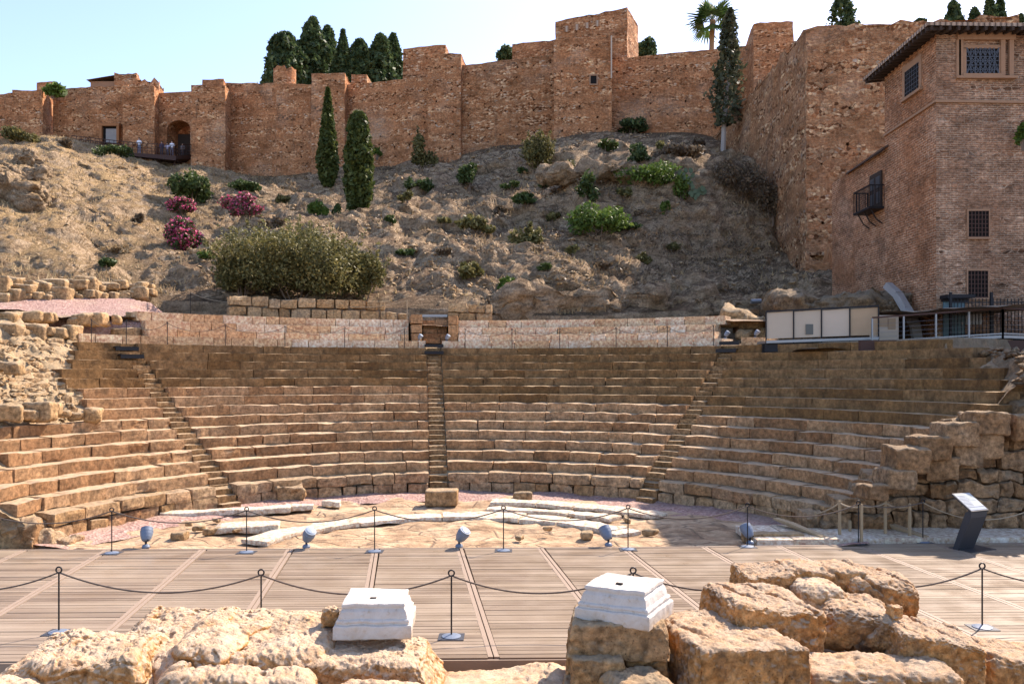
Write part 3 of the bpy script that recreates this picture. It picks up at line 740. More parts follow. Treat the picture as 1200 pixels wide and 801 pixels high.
# marble and stone slabs lying on the orchestra floor
def arc_slab(label, pa, pb, Ra, Rb, z, seed, mat=M_slab, h=.14):
    mb = MB(); rg2 = random.Random(seed)
    arc_blocks(mb, Ra, Rb, z - h, z, pa, pb, rg2, 1.1, 2.6, .03, .03, .16, .015, .02)
    tag(mb.build("stone_kerb", mat), label, "stone kerb")
arc_slab("long pale curved kerb, innermost of the orchestra arcs", radians(-72), radians(60), 4.75, 5.6, .05, 1)
arc_slab("middle pale curved kerb on the right half of the orchestra", radians(6), radians(44), 6.0, 6.6, .09, 2)
arc_slab("outer pale curved kerb on the right half of the orchestra", radians(6), radians(50), 7.0, 7.75, .13, 3)
for i, (px, py, sx, sy, rz) in enumerate([(240, 601, 1.2, .28, .35), (310, 598, .75, .3, .3), (388, 590, .3, .22, .1), (345, 595, .55, .22, .3), (290, 618, .8, .4, .2)]):
    x, y, _ = G(px, py, .02)
    block("marble_slab", (x, y, .03), (sx, sy, .09), rz, M_slab, ("long narrow marble slab on the pink gravel at the left", "white tilted marble slab beside the podium at the left", "small white marble block left of the middle stairway",
          "thin broken slab between two marble slabs", "broad worn slab behind the left spotlights")[i], "marble slab", seed=330 + i, rough=.03, rad=.03)
x, y, _ = G(518, 590, -.05)
block("stone_altar", (x, y, .17), (.5, .38, .25), 0.02, M_podium, "pale squared stone block in front of the middle stairway", "stone block", seed=341, rough=.025, n=(12, 10, 8), rad=.04)
x, y, _ = G(338, 588, -.05); block("triangular_stone", (x, y, .15), (.42, .22, .34), .3, M_podium, "upright broken stone leaning on the podium at the left", "stone block", seed=342, rough=.12)
for i, (px, py, s) in enumerate([(232, 620, .16), (247, 623, .2), (262, 617, .14), (213, 628, .22), (276, 624, .13), (222, 615, .13), (255, 612, .12), (610, 632, .12), (690, 628, .2), (760, 625, .2), (640, 622, .12), (735, 610, .15)]):
    x, y, _ = G(px, py, 0)
    block("rubble_stone", (x, y, .04), (s * .9, s * .65, s * .45), i, M_block, "small broken stone lying on the eroded orchestra floor", "stone", "small stones on the orchestra floor", 350 + i, .06)
for i, (px, py) in enumerate([(905, 632), (612, 583)]):
    x, y, _ = G(px, py, 0)
    block("stone_block", (x, y, .06), (.75, .18, .13) if i == 0 else (.3, .2, .14), .05, M_block, ("long low stone behind the rightmost spotlight", "small pointed stone against the podium right of the middle")[i], "stone block", seed=370 + i, rough=.03)

# ------------------------------------------------------------------ STAGE DECK
def deck():
    root = thing("stage_deck", "wide weathered wooden stage deck of narrow boards with joint strips", "wooden deck", (0, 0, 0))
    xs = np.linspace(-16, 22, 60)
    def far_y(x): return 19.12 + .02 * x if x < 4 else 19.2 + .055 * (x - 4)
    def near_y(x): return 11.75 + .02 * x
    # joint strips run towards a vanishing point left of the centre
    dirx = (478 - 600) / F
    js = [G(px, 642, 0)[0] - dirx * G(px, 642, 0)[1] for px in (-260, -162, -64, 36, 132, 242, 343, 442, 540, 634.6, 732, 828, 918, 1012, 1110, 1210, 1310, 1410, 1510)]
    mb = MB(); tm = MB(); y = 11.75; bw = .148
    ang = -.012
    r2 = random.Random(3); row = 0
    while y < 19.6:
        for a in range(-1, len(js)):
            y0 = y
            xa = (js[a] if a >= 0 else js[0] - 2.2) + dirx * y0 + .085; xb = (js[a + 1] if a + 1 < len(js) else js[-1] + 2.2) + dirx * y0 - .085
            ym = y0 + .02 * (xa + xb) / 2
            if ym > far_y((xa + xb) / 2): continue
            zz = r2.uniform(-.004, .004)
            V = [(xa, y0 + .02 * xa, zz), (xb, y0 + .02 * xb, zz), (xb + dirx * (bw - .014), y0 + .02 * xb + bw - .014, zz), (xa + dirx * (bw - .014), y0 + .02 * xa + bw - .014, zz)]
            V += [(p[0], p[1], -.035) for p in V]
            mb.add(V, [(0, 1, 2, 3), (7, 6, 5, 4), (0, 4, 5, 1), (1, 5, 6, 2), (2, 6, 7, 3), (3, 7, 4, 0)])
        y += bw
    for c in js:
        y0, y1 = 11.78, 19.4
        for s_ in (-.045, .045):
            xa, xb = c + dirx * y0 + s_, c + dirx * y1 + s_; h = .036
            y1b = far_y(xb)
            V = [(xa - h, y0 + .02 * xa, .003), (xa + h, y0 + .02 * xa, .003), (xb + h, y1b, .003), (xb - h, y1b, .003)]
            V += [(p[0], p[1], -.04) for p in V]
            tm.add(V, [(0, 1, 2, 3), (7, 6, 5, 4), (0, 4, 5, 1), (1, 5, 6, 2), (2, 6, 7, 3), (3, 7, 4, 0)])
    mb.build("deck_board", M_deck, root); tm.build("joint_strip", M_decktrim, root)
    fb = MB()
    fb.bar((-16, 11.73 - .32, -.10), (22, 11.73 + .44, -.10), .02, .075)
    fb.build("fascia_board", M_decktrim, root)
    sb = MB()
    for yy in (12.4, 14.5, 16.6, 18.6): sb.bar((-16, yy - .32, -.13), (22, yy + .44, -.13), .06, .09)
    for xx in np.arange(-15, 20, 2.2):
        sb.box((xx, 12.3 + .02 * xx, -.6), (.05, .05, .45))
    sb.build("joist", M_black, root)
    eb = MB()
    for x0, x1 in zip(xs[:-1], xs[1:]): eb.bar((x0, far_y(x0) + .03, -.05), (x1, far_y(x1) + .03, -.05), .03, .06)
    eb.build("edge_board", M_decktrim, root)
deck()
# stone platform step beyond the deck, right
pb_ = MB()
rg = random.Random(31); x = 5.9
while x < 17:
    L = rg.uniform(.9, 1.7); yf = 19.42 + .055 * (x - 4)
    V, Fc, nr = rbox((L / 2 - .008, .95, .1), (8, 6, 3), .02); V = V + np.array([x + L / 2, yf + .97, .02 + rg.uniform(-.006, .006)]); pb_.add(V, Fc); x += L
tag(pb_.build("stone_platform", M_slab), "low pale stone platform step behind the lectern along the deck edge", "stone step")

# ------------------------------------------------------------------ FORTRESS
WZ0 = 12.0
def prism(name, fp, zt, z0, mat, parent, cell=.55, rough=.045, ragged=.06, holes=.6, seed=0, faces=None):
    """masonry body: footprint fp (anticlockwise from above), top heights zt per corner; gridded faces with putlog holes"""
    rg = random.Random(seed); V = []; Fc = []; UV = []
    n = len(fp); uo = seed * 3.3
    for i in range(n):
        a = np.array(fp[i], float); b = np.array(fp[(i + 1) % n], float); za, zb = zt[i], zt[(i + 1) % n]
        L = np.linalg.norm(b - a)
        if L < 1e-3: continue
        nu = max(1, int(round(L / cell))); nv = max(1, int(round((max(za, zb) - z0) / cell)))
        nx, ny = (b - a)[1] / L, -(b - a)[0] / L       # outward
        vis = faces is None or i in faces
        if not vis: nu, nv = min(nu, 6), min(nv, 4)
        base = len(V)
        for iu in range(nu + 1):
            u = iu / nu; p = a + (b - a) * u; zz = za + (zb - za) * u
            for iv in range(nv + 1): V.append((p[0], p[1], z0 + (zz - z0) * iv / nv))
        for iu in range(nu):
            for iv in range(nv):
                q = [base + iu * (nv + 1) + iv, base + (iu + 1) * (nv + 1) + iv, base + (iu + 1) * (nv + 1) + iv + 1, base + iu * (nv + 1) + iv + 1]
                uvq = [(uo + L * (iu + e) / nu, V[k_][2]) for e, k_ in zip((0, 1, 1, 0), q)]
                if vis and holes and (iu % 3 == 1) and (iv % 2 == 0) and 0 < iu < nu - 1 and 1 < iv < nv - 1 and rg.random() < holes:
                    pc_ = [np.array(V[k_]) for k_ in q]; cc = sum(pc_) / 4 + np.array([rg.uniform(-.1, .1) * (b - a)[0] / L, rg.uniform(-.1, .1) * (b - a)[1] / L, rg.uniform(-.1, .1)])
                    sz = rg.uniform(.22, .34); r0 = len(V)
                    for p_ in pc_: V.append(tuple(cc + (p_ - cc) * sz))
                    for p_ in pc_: V.append(tuple(cc + (p_ - cc) * sz + np.array([-nx, -ny, 0]) * .45))
                    for e in range(4):
                        f = (e + 1) % 4
                        Fc.append((q[e], q[f], r0 + f, r0 + e)); UV += [uvq[e], uvq[f], uvq[f], uvq[e]]
                        Fc.append((r0 + e, r0 + f, r0 + 4 + f, r0 + 4 + e)); UV += [uvq[e], uvq[f], uvq[f], uvq[e]]
                    Fc.append((r0 + 4, r0 + 5, r0 + 6, r0 + 7)); UV += uvq
                else:
                    Fc.append(tuple(q)); UV += uvq
        uo += L
    base = len(V)
    for p, zz in zip(fp, zt): V.append((p[0], p[1], zz - .15))
    Fc.append(tuple(range(base, base + n))); UV += [(p[0] + seed, p[1]) for p in fp]
    V = np.array(V); zmax = max(zt)
    d = vec_noise(V, .9, 3, 91) * rough
    V2 = V + d
    top = np.clip((V[:, 2] - (min(zt) - cell * .6)) / (cell * .5), 0, 1)
    V2[:, 2] += top * ragged * fbm(np.stack([V[:, 0], V[:, 1], V[:, 0] * 0], 1), 2.6, 3, 95)
    o = mesh_obj(name, V2, Fc, mat, uv=UV)
    if parent is not None: o.parent = parent
    return o
def tower(name, label, xa, xb, d, yt, mat, xr=None, depth=5.0, skew=.0, da=None, z0=WZ0, holes=.5, seed=0, cat="fortress tower", ytb=None, ragged=.07):
    """front face from photo column xa to xb at depth d; the right flank recedes"""
    db = d if da is None else da
    A = np.array(P(xa, 0, d)[:2]); B = np.array(P(xb, 0, db)[:2])
    t = (B - A) / np.linalg.norm(B - A); nrm = np.array([-t[1], t[0]])
    if xr is not None:     # choose the flank so that its far corner shows at column xr
        u = (xr - 600) / F; dep = None
        # B + s*nrm + k*t : keep perpendicular, solve depth
        s = (u * B[1] - B[0]) / (nrm[0] - u * nrm[1]) if abs(nrm[0] - u * nrm[1]) > 1e-6 else depth
        pass
    C = B + nrm * depth; D = A + nrm * depth
    if xr is not None: C = np.array([(xr - 600) / F * (B[1] + 4.0), B[1] + 4.0]); D = A + nrm * 4.0
    za, zb = ZY(yt, d), ZY(ytb if ytb is not None else yt, db)
    o = prism(name, [A, B, C, D], [za, zb, zb, za], z0, mat, None, holes=holes, seed=seed, ragged=ragged, faces=(0, 1, 3))
    return tag(o, label, cat)
def base_at(px): return np.interp(px, [0, 120, 200, 300, 420, 520, 600, 700, 800, 870], [91, 90, 89, 87, 84.5, 81, 79, 77, 76, 75])
def curtain(label, xa, xb, ya, yb, mat, thick=2.0, off=0.0, seed=0, holes=.5, cat="fortress wall"):
    da, db = base_at(xa) + off, base_at(xb) + off
    return tower("fortress_wall", label, xa, xb, da, ya, mat, None, thick, da=db, seed=seed, holes=holes, cat=cat, ytb=yb)
# every wall stands a little inside the hill edge
curtain("far left fortress curtain wall running out of the frame", -60, 16, 116, 109, M_fort, seed=1)
tower("fortress_tower", "square fortress tower at the far left with palm leaves on top", 14, 50, 88.2, 105.5, M_fort, 64, seed=2)
tower("fortress_tower", "low block rising behind the leafy far left tower", 43, 64, 93, 96, M_fort, 72, seed=3, depth=3)
curtain("fortress curtain wall with a small doorway on the left", 62, 150, 104, 100, M_fort, seed=4, off=-.3)
tower("fortress_tower", "stepped fortress tower left of the arched gate", 144, 181, 87.3, 101, M_fort, 194, seed=6)
tower("fortress_tower", "ragged block standing on the stepped tower left of the gate", 134, 160, 92.5, 86, M_fort2, 170, seed=7, depth=3.0, ragged=.4)
tower("fortress_tower", "ruined shoulder behind the stepped tower left of the gate", 158, 186, 91.0, 95, M_fort2, 192, seed=8, depth=2.0, ragged=.6)
tower("fortress_tower", "square fortress tower right of the arched gate", 224, 264, 85.3, 100, M_fort, 275, seed=9)
tower("fortress_tower", "low parapet block on the tower right of the gate", 237, 262, 86.0, 93, M_fort, 272, seed=10, depth=3)
curtain("long fortress curtain wall with a round turret", 262, 372, 97, 99, M_fort, seed=11)
tower("fortress_tower", "square fortress tower between the turret and the front cypresses", 365, 404, 83.4, 86, M_fort, 413, seed=13)
tower("fortress_tower", "small block behind the tower near the front cypresses", 412, 430, 90, 87.5, M_fort2, 439, seed=14, depth=2.5)
curtain("fortress curtain wall behind the rounded cypress", 404, 506, 99, 90, M_fort, seed=15)
tower("fortress_tower", "high square block behind the middle fortress tower", 472, 522, 86, 57, M_fort2, 529, seed=16, depth=5, da=85.2, ytb=52)
tower("fortress_tower", "middle fortress tower with a sunlit right flank", 501, 540, 79.8, 63, M_fort, 549, seed=17)
curtain("fortress curtain wall left of the highest tower", 540, 655, 77, 63, M_fort2, seed=18)
curtain("upper wall behind the curtain left of the highest tower", 600, 656, 52, 46, M_fort, seed=19, off=4, thick=3)
t6 = tower("fortress_tower", "broad fortress tower with a small dark window below the high keep", 649, 717, 74.6, 47, M_fort, None, 6.0, seed=20, da=74.2, ytb=40)
tower("fortress_keep", "high keep block crowning the fortress with narrow arrow slits", 651, 735, 79.5, 25, M_fort2, 748, seed=21, da=78.2, ytb=9, holes=.2)
curtain("fortress curtain wall between the highest tower and the thin cypress", 712, 884, 69, 53, M_fort, seed=22)
tower("fortress_tower", "plain dark tower beside the great rubble bastion", 883, 930, 71.5, 27, M_fort, None, 6, seed=23, da=71.0, ytb=25, holes=0)
# pilaster strips
for lab, px0, px1, yt in (("plain plaster strip under the round turret", 319, 327.5, 104), ("plain plaster strip on the wall behind the rounded cypress", 456, 464, 97)):
    d = base_at(px0) - .12
    o = prism("wall_pilaster", [P(px0, 0, d)[:2], P(px1, 0, d)[:2], P(px1, 0, d + .6)[:2], P(px0, 0, d + .6)[:2]], [ZY(yt, d)] * 4, WZ0 + 6, M_fort, None, rough=.02, holes=0, seed=int(px0)); tag(o, lab, "pilaster")
# round turret
tu = MB(); d = 86.6; cx = P(331, 0, d)[0]; hs = 13 / F * d
n = 28; Vt = []; Ft = []; UVt = []
zs = np.linspace(ZY(112, d), ZY(79.5, d), 7)
for i in range(n + 1):
    q = 2 * pi * i / n
    for z in zs: Vt.append((cx + hs * cos(q), d + .9 + hs * sin(q), z + (.25 * sin(i * 2.1) * (z > zs[-2]))))
for i in range(n):
    for j in range(6):
        f = (i * 7 + j, (i + 1) * 7 + j, (i + 1) * 7 + j + 1, i * 7 + j + 1); Ft.append(f); UVt += [(2 * pi * hs * (i + e) / n, zs[j + g]) for e, g in ((0, 0), (1, 0), (1, 1), (0, 1))]
Ft.append([i * 7 + 6 for i in range(n)]); UVt += [(0, 0)] * n
tag(mesh_obj("round_turret", Vt, Ft, M_fort, uv=UVt), "small round broken turret on top of the fortress wall", "turret")
# wall with the arched gate
def gate():
    root = thing("gate_wall", "fortress wall pierced by the arched gateway at the end of the footbridge", "fortress gate", (0, 0, 0))
    da, db = 88.9, 88.3; A = np.array(P(186, 0, da)[:2]); B = np.array(P(228, 0, db)[:2]); L = np.linalg.norm(B - A); t = (B - A) / L; nv = np.array([-t[1], t[0]])
    ux = lambda px: (px - 186) / 42 * L
    u0, u1 = ux(195.5), ux(223); zb, zs, zt = ZY(188, 88.6), ZY(152, 88.6), ZY(108, 88.6)
    outer = []; N = 12
    arch = [(u0, zb), (u0, zs)] + [((u0 + u1) / 2 - (u1 - u0) / 2 * cos(pi * i / N), zs + (ZY(141, 88.6) - zs) * sin(pi * i / N)) for i in range(1, N)] + [(u1, zs), (u1, zb)]
    V = []; Fc = []; UV = []
    def add3(u, z, dep): V.append((A[0] + t[0] * u + nv[0] * dep, A[1] + t[1] * u + nv[1] * dep, z)); return len(V) - 1
    # face above and beside the arch as strips
    def quad(ps, dep=0.0):
        Fc.append([add3(u, z, dep) for u, z in ps]); UV.extend([(u + 50, z) for u, z in ps])
    quad([(0, 10), (u0, 10), (u0, zs), (0, zs)]); quad([(u1, 10), (L, 10), (L, zs), (u1, zs)]); quad([(0, zs), (u0, zs), (u0, zt), (0, zt)]); quad([(u1, zs), (L, zs), (L, zt), (u1, zt)])
    quad([(u0, 10), (u1, 10), (u1, zb), (u0, zb)])
    ar = arch[1:-1]
    for p, q in zip(ar[:-1], ar[1:]): quad([p, q, (q[0], zt), (p[0], zt)])
    for p, q in zip(arch[:-1], arch[1:]):
        i = [add3(p[0], p[1], 0), add3(q[0], q[1], 0), add3(q[0], q[1], 2.2), add3(p[0], p[1], 2.2)]; Fc.append(i[::-1]); UV.extend([(2.2, p[1]), (2.2, q[1]), (0, q[1]), (0, p[1])])
    quad([(0, zt), (L, zt), (L, zt + .01), (0, zt + .01)], 2.2)
    Fc.append([add3(0, zt, 0), add3(L, zt, 0), add3(L, zt, 2.2), add3(0, zt, 2.2)]); UV.extend([(0, 0), (L, 0), (L, 2), (0, 2)])
    part("wall_body", V, Fc, M_fort, root, uv=UV)
    V = []; Fc = []; UV = []; quad([(u0 - 3, 10), (u1 + 2, 10), (u1 + 2, zt), (u0 - 3, zt)], 3.2)
    part("inner_wall", V, Fc, M_fort2, root, uv=UV)
    dm = MB(); c = A + t * ((u0 + u1) / 2) + nv * 2.1
    dm.box((c[0] - .45, c[1], (zb + zs) / 2 - .2), ((u1 - u0) * .27, .06, (zs - zb) / 2 + .3)); dm.build("wooden_door", M_wood, root)
gate()
# doorway on the left: frame with recessed door
def doorway(label, px0, px1, y0, y1, off):
    d = base_at((px0 + px1) / 2) + off; w_ = (px1 - px0) / F * d; x0, _, zt = P(px0, y0, d); zb = ZY(y1, d)
    root = thing("doorway", label, "doorway", (x0 + w_ / 2, d, zb))
    h = zt - zb
    MB().box((-w_ * .56, 0, h / 2), (w_ * .08, .25, h / 2)).box((w_ * .56, 0, h / 2), (w_ * .08, .25, h / 2)).box((0, 0, h + .12), (w_ * .66, .25, .14)).build("surround", M_fort2, root)
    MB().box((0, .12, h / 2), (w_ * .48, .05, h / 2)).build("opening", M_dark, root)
    MB().box((.15, .02, h * .43), (w_ * .36, .04, h * .42)).build("door_leaf", M_concrete, root)
doorway("small dark arched doorway in the left fortress wall above the footbridge", 120, 138, 148, 168, -.75)
# window and slits as recessed boxes with frames
def dark_window(name, label, px0, px1, y0, y1, d, cat):
    x0, _, zt = P(px0, y0, d); x1, _, zb = P(px1, y1, d); root = thing(name, label, cat, ((x0 + x1) / 2, d, (zt + zb) / 2))
    w_, h = (x1 - x0) / 2, (zt - zb) / 2
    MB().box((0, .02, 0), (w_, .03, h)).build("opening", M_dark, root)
    MB().box((0, 0, h + .06), (w_ + .1, .07, .06)).box((0, 0, -h - .06), (w_ + .1, .07, .06)).box((-w_ - .06, 0, 0), (.06, .07, h)).box((w_ + .06, 0, 0), (.06, .07, h)).build("surround", M_trim, root)
dark_window("tower_window", "small square dark window in the broad fortress tower", 692, 699, 89, 98.5, 74.25, "window")
def slit(px, y0, y1, d, lab):
    x, _, zt = P(px, y0, d); zb = ZY(y1, d); root = thing("arrow_slit", lab, "arrow slit", (x, d, (zt + zb) / 2), "arrow slits of the keep")
    h = (zt - zb) / 2
    MB().box((0, .03, 0), (.09, .03, h)).build("opening", M_panel, root); MB().box((-.14, 0, 0), (.05, .06, h)).box((.14, 0, 0), (.05, .06, h)).build("jamb", M_fort2 if False else M_trim, root)
for px, y, d, lab in ((664, 34, 79.2, "leftmost"), (676, 32, 79.05, "second"), (688, 30, 78.85, "third"), (700, 27.5, 78.65, "rightmost")):
    slit(px, y - 3.5, y + 3.5, d, lab + " narrow pale arrow slit in the high keep")
# white pole on the tower's right edge
x, _, zt = P(716.5, 42, 74.0); zb = ZY(92, 74.0)
MBp = MB().tube([(x, 74.0, zb), (x, 74.0, zt)], .07, 6); tag(MBp.build("drain_pipe", M_panel), "thin pale pipe on the right edge of the broad fortress tower", "pipe")
# tiled hut on the left wall
def hut():
    d = 93; x0, _, ze = P(103, 95, d); x1 = P(137, 0, d)[0]; zp = ZY(85.5, d); zb = ZY(106, d)
    root = thing("guard_hut", "small hut with a tiled roof peeping over the left fortress wall", "hut", ((x0 + x1) / 2, d, zb))
    w_ = (x1 - x0) / 2
    MB().box((0, 1.5, (ze - zb) / 2), (w_ * .85, 1.4, (ze - zb) / 2)).build("wall", M_trim, root)
    h = ze - zb; V = [(-w_, -.4, h), (w_, -.4, h + .55), (w_, 3.4, h + .55), (-w_, 3.4, h), (w_ * .9, 1.5, zp - zb), (-w_ * .3, 1.5, zp - zb - .35)]
    part("roof", V, [(0, 1, 4, 5), (1, 2, 4), (2, 3, 5, 4), (3, 0, 5), (3, 2, 1, 0)], M_tiles, root, uv=[(0, 0)] * 18)
hut()

# ------------------------------------------------------------------ GREAT BASTION and HOUSE on the right
def bastion():
    d = 51.0; xl = 945; X0 = P(xl, 0, d)[0]; zt = ZY(32, d)
    A = np.array([X0, d]); B = np.array([X0 + 13, d - .6]); C = np.array([X0 + 13, d + 24]); D = np.array([X0 + .1, d + 24.0])
    o = prism("great_bastion", [A, B, C, D], [zt, zt + .3, zt + .3, zt], 5.0, M_big, None, cell=.6, rough=.12, ragged=.25, holes=.25, seed=40, faces=(0, 3))
    tag(o, "huge rubble masonry bastion towering behind the brick house", "bastion")
    # battered buttress course at its foot
    o = prism("bastion_footing", [A + [-.35, -.5], B + [0, -.5], B + [0, .4], A + [-.35, .4]], [ZY(300, d)] * 4, 4.5, M_big, None, rough=.3, ragged=.8, holes=0, seed=41, cell=.45)
    tag(o, "rough projecting rock footing at the foot of the great bastion", "footing")
bastion()
def house():
    d0 = 33.0; X0 = P(1097, 0, d0)[0]; dirL = np.array([20 / F, 1.0])
    def left(px):
        u = (px - 600) / F; q = (X0 - dirL[0] * d0) / (u - dirL[0]); return np.array([X0 + dirL[0] * (q - d0), q])
    A = np.array([X0, d0]); E = A + np.array([14.0, .5])
    L1 = left(1037); L2 = left(975)
    root = thing("brick_house", "tall brick house with tiled eaves, lattice windows and a small balcony", "house", (X0, d0, 5.0))
    zt = ZY(40, d0)
    def loc(o): o.parent = root; o.location = (-X0, -d0, -5.0); return o
    def uvquad_body(name, fp, ztop, z0, mat, faces):
        V = []; Fc = []; UV = []; u = 0
        n = len(fp)
        for i in range(n):
            a, b = fp[i], fp[(i + 1) % n]; L = np.linalg.norm(np.array(b) - np.array(a)); k0 = len(V)
            nu, nv = max(1, int(L / .6)), max(1, int((ztop - z0) / .6))
            for iu in range(nu + 1):
                p = np.array(a) + (np.array(b) - np.array(a)) * iu / nu
                for iv in range(nv + 1): V.append((p[0], p[1], z0 + (ztop - z0) * iv / nv))
            for iu in range(nu):
                for iv in range(nv):
                    Fc.append((k0 + iu * (nv + 1) + iv, k0 + (iu + 1) * (nv + 1) + iv, k0 + (iu + 1) * (nv + 1) + iv + 1, k0 + iu * (nv + 1) + iv + 1))
                    UV += [(u + L * (iu + e) / nu, z0 + (ztop - z0) * (iv + g) / nv) for e, g in ((0, 0), (1, 0), (1, 1), (0, 1))]
            u += L
        k0 = len(V); V += [(p[0], p[1], ztop) for p in fp]; Fc.append(tuple(range(k0, k0 + n))); UV += [(p[0], p[1]) for p in fp]
        V = np.array(V); V = V + vec_noise(V, .8, 2, 99) * .012
        return V, Fc, UV
    EL1 = L1 + np.array([14, .5])
    V, Fc, UV = uvquad_body("t", [A, E, EL1, L1], zt, 5.0, M_house, None)
    # west flank (last side) uses the redder brick
    mi = []
    for f in Fc:
        c = V[list(f)].mean(0); mi.append(1 if abs((c[0] - X0) - dirL[0] * (c[1] - d0)) < .08 and c[1] > d0 + .1 and len(f) == 4 else 0)
    loc(mesh_obj("wall", V, Fc, None, uv=UV, mats=[M_house, M_housew], midx=mi))
    EL2 = L2 + np.array([6, .2]); A1 = L1 + np.array([.004, -.3])
    zw = ZY(176, L1[1])
    V, Fc, UV = uvquad_body("t", [A1, A1 + np.array([6, 0]), EL2, L2], zw, 5.0, M_housew, None)
    loc(mesh_obj("wing_wall", V, Fc, M_housew, uv=UV))
    # wing eave: small pent roof
    mb = MB(); a = np.array([L1[0] - .02, L1[1] - .4, zw]); b = np.array([L2[0], L2[1], zw])
    mb.add([a + (-.28, 0, -.06), b + (-.16, -2.2, -.06), b + (.9, -2.2, .45), a + (.9, 0, .45), a + (-.28, 0, .02), b + (-.16, -2.2, .02), b + (.9, -2.2, .55), a + (.9, 0, .55)],
           [(0, 1, 2, 3), (4, 7, 6, 5), (0, 4, 5, 1), (2, 6, 7, 3), (0, 3, 7, 4), (1, 5, 6, 2)])
    loc(mb.build("wing_roof", M_tiles))
    # string course
    zc = ZY(119, d0); mb = MB()
    wn_ = np.array([-1, dirL[0]]); wn_ /= np.linalg.norm(wn_)
    def strip(z, h, pr):
        mb.add([(A[0] - pr, A[1] - pr, z - h), (E[0], E[1] - pr, z - h), (E[0], E[1] + .05, z - h), (A[0], A[1] + .05, z - h), (A[0] - pr, A[1] - pr, z + h), (E[0], E[1] - pr, z + h), (E[0], E[1] + .05, z + h), (A[0], A[1] + .05, z + h)],
               [(0, 3, 2, 1), (4, 5, 6, 7), (0, 1, 5, 4), (0, 4, 7, 3), (1, 2, 6, 5)])
        mb.add([(A[0] - pr, A[1] - pr + .002, z - h), (A[0] + .05, A[1] + .05, z - h), (L1[0] + .05, L1[1], z - h), (L1[0] - pr, L1[1], z - h), (A[0] - pr, A[1] - pr + .002, z + h), (A[0] + .05, A[1] + .05, z + h), (L1[0] + .05, L1[1], z + h), (L1[0] - pr, L1[1], z + h)],
               [(0, 1, 2, 3), (4, 7, 6, 5), (0, 3, 7, 4), (2, 6, 7, 3)])
    strip(zc, .05, .09); loc(mb.build("string_course", M_trim))
    # roof with overhang and rafters
    oh = .72; ze = zt + .05
    r0 = np.array([A[0] - oh, A[1] - oh]); r1 = np.array([E[0] + 2, E[1] - oh]); r2 = np.array([EL1[0] + 2, EL1[1] + oh]); r3 = np.array([L1[0] - oh, L1[1] + oh])
    rise = 1.15; cy = (A[1] + L1[1]) / 2; cxr = A[0] + 2.3
    V = [(*r0, ze), (*r1, ze), (*r2, ze), (*r3, ze), (cxr, cy, ze + rise), (r1[0], cy, ze + rise)]
    V += [(x_, y_, z_ + .14) for x_, y_, z_ in V]
    Fc = [(0, 3, 4), (0, 4, 5, 1), (3, 2, 5, 4), (6, 10, 9), (6, 7, 11, 10), (9, 10, 11, 8), (0, 1, 7, 6), (0, 6, 9, 3), (3, 9, 8, 2), (1, 5, 11, 7), (5, 2, 8, 11)]
    UV = []
    for f in Fc:
        for i in f:
            x_, y_, z_ = V[i]; sidef = f in ((6, 10, 9), (0, 3, 4), (0, 6, 9, 3)); UV.append((y_, x_) if sidef else (x_, y_))
    loc(mesh_obj("roof", V, Fc, M_tiles, uv=UV))
    rf = MB()
    x_ = r0[0] + .2
    while x_ < r1[0]:
        t = (x_ - r0[0]); rf.bar((x_, r0[1] + .03, ze - .10), (x_, A[1] + .05, ze - .02), .05, .075); x_ += .36
    y_ = r0[1] + .2
    while y_ < r3[1] - .2:
        xx = A[0] + dirL[0] * (y_ - d0); rf.bar((xx - oh + .03, y_, ze - .10), (xx + .05, y_, ze - .02), .05, .075); y_ += .36
    loc(rf.build("rafter", M_wood))
    sf = MB().add([(r0[0] + .05, r0[1] + .05, ze - .015), (r1[0], r1[1] + .05, ze - .015), (r1[0], A[1] + .3, ze - .015), (A[0] + .3, A[1] + .3, ze - .015), (L1[0] + .3, r3[1], ze - .015), (r3[0] + .05, r3[1], ze - .015)], [(0, 3, 2, 1), (0, 5, 4, 3)])
    loc(sf.build("soffit", M_wood))
    # windows on the front (frame local: x right, z up, y outwards -)
    def front(px, py): x_, y_, z_ = P(px, py, d0); return x_, z_
    def win_front(px0, px1, y0, y1, lattice, label=None):
        x0, z1 = front(px0, y0); x1, z0 = front(px1, y1); yf = d0 + .5 * ((x0 + x1) / 2 - X0) / 14
        f = MB(); t = .10
        f.box(((x0 + x1) / 2, yf - .03, z0 - .07), ((x1 - x0) / 2 + (.16 if lattice else .06), .12 if lattice else .09, .06 if lattice else .04)).box(((x0 + x1) / 2, yf - .01, z1 + .04), ((x1 - x0) / 2 + (.12 if lattice else .05), .06, .07 if lattice else .04))
        q_ = .06 if lattice else .025
        f.box((x0 - q_, yf - .01, (z0 + z1) / 2), (q_, .06, (z1 - z0) / 2)).box((x1 + q_, yf - .01, (z0 + z1) / 2), (q_, .06, (z1 - z0) / 2))
        fr = loc(f.build("window", M_trim))
        MBx = MB().box(((x0 + x1) / 2, yf - .012, (z0 + z1) / 2), ((x1 - x0) / 2, .012, (z1 - z0) / 2))
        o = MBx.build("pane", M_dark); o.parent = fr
        g = MB(); nx = 7 if lattice else 6
        for i in range(nx + 1):
            xx = x0 + (x1 - x0) * i / nx; g.box((xx, yf - .05, (z0 + z1) / 2), (.016, .014, (z1 - z0) / 2))
        for i in range(7):
            zz = z0 + (z1 - z0) * i / 6; g.box(((x0 + x1) / 2, yf - .055, zz), ((x1 - x0) / 2, .014, .014))
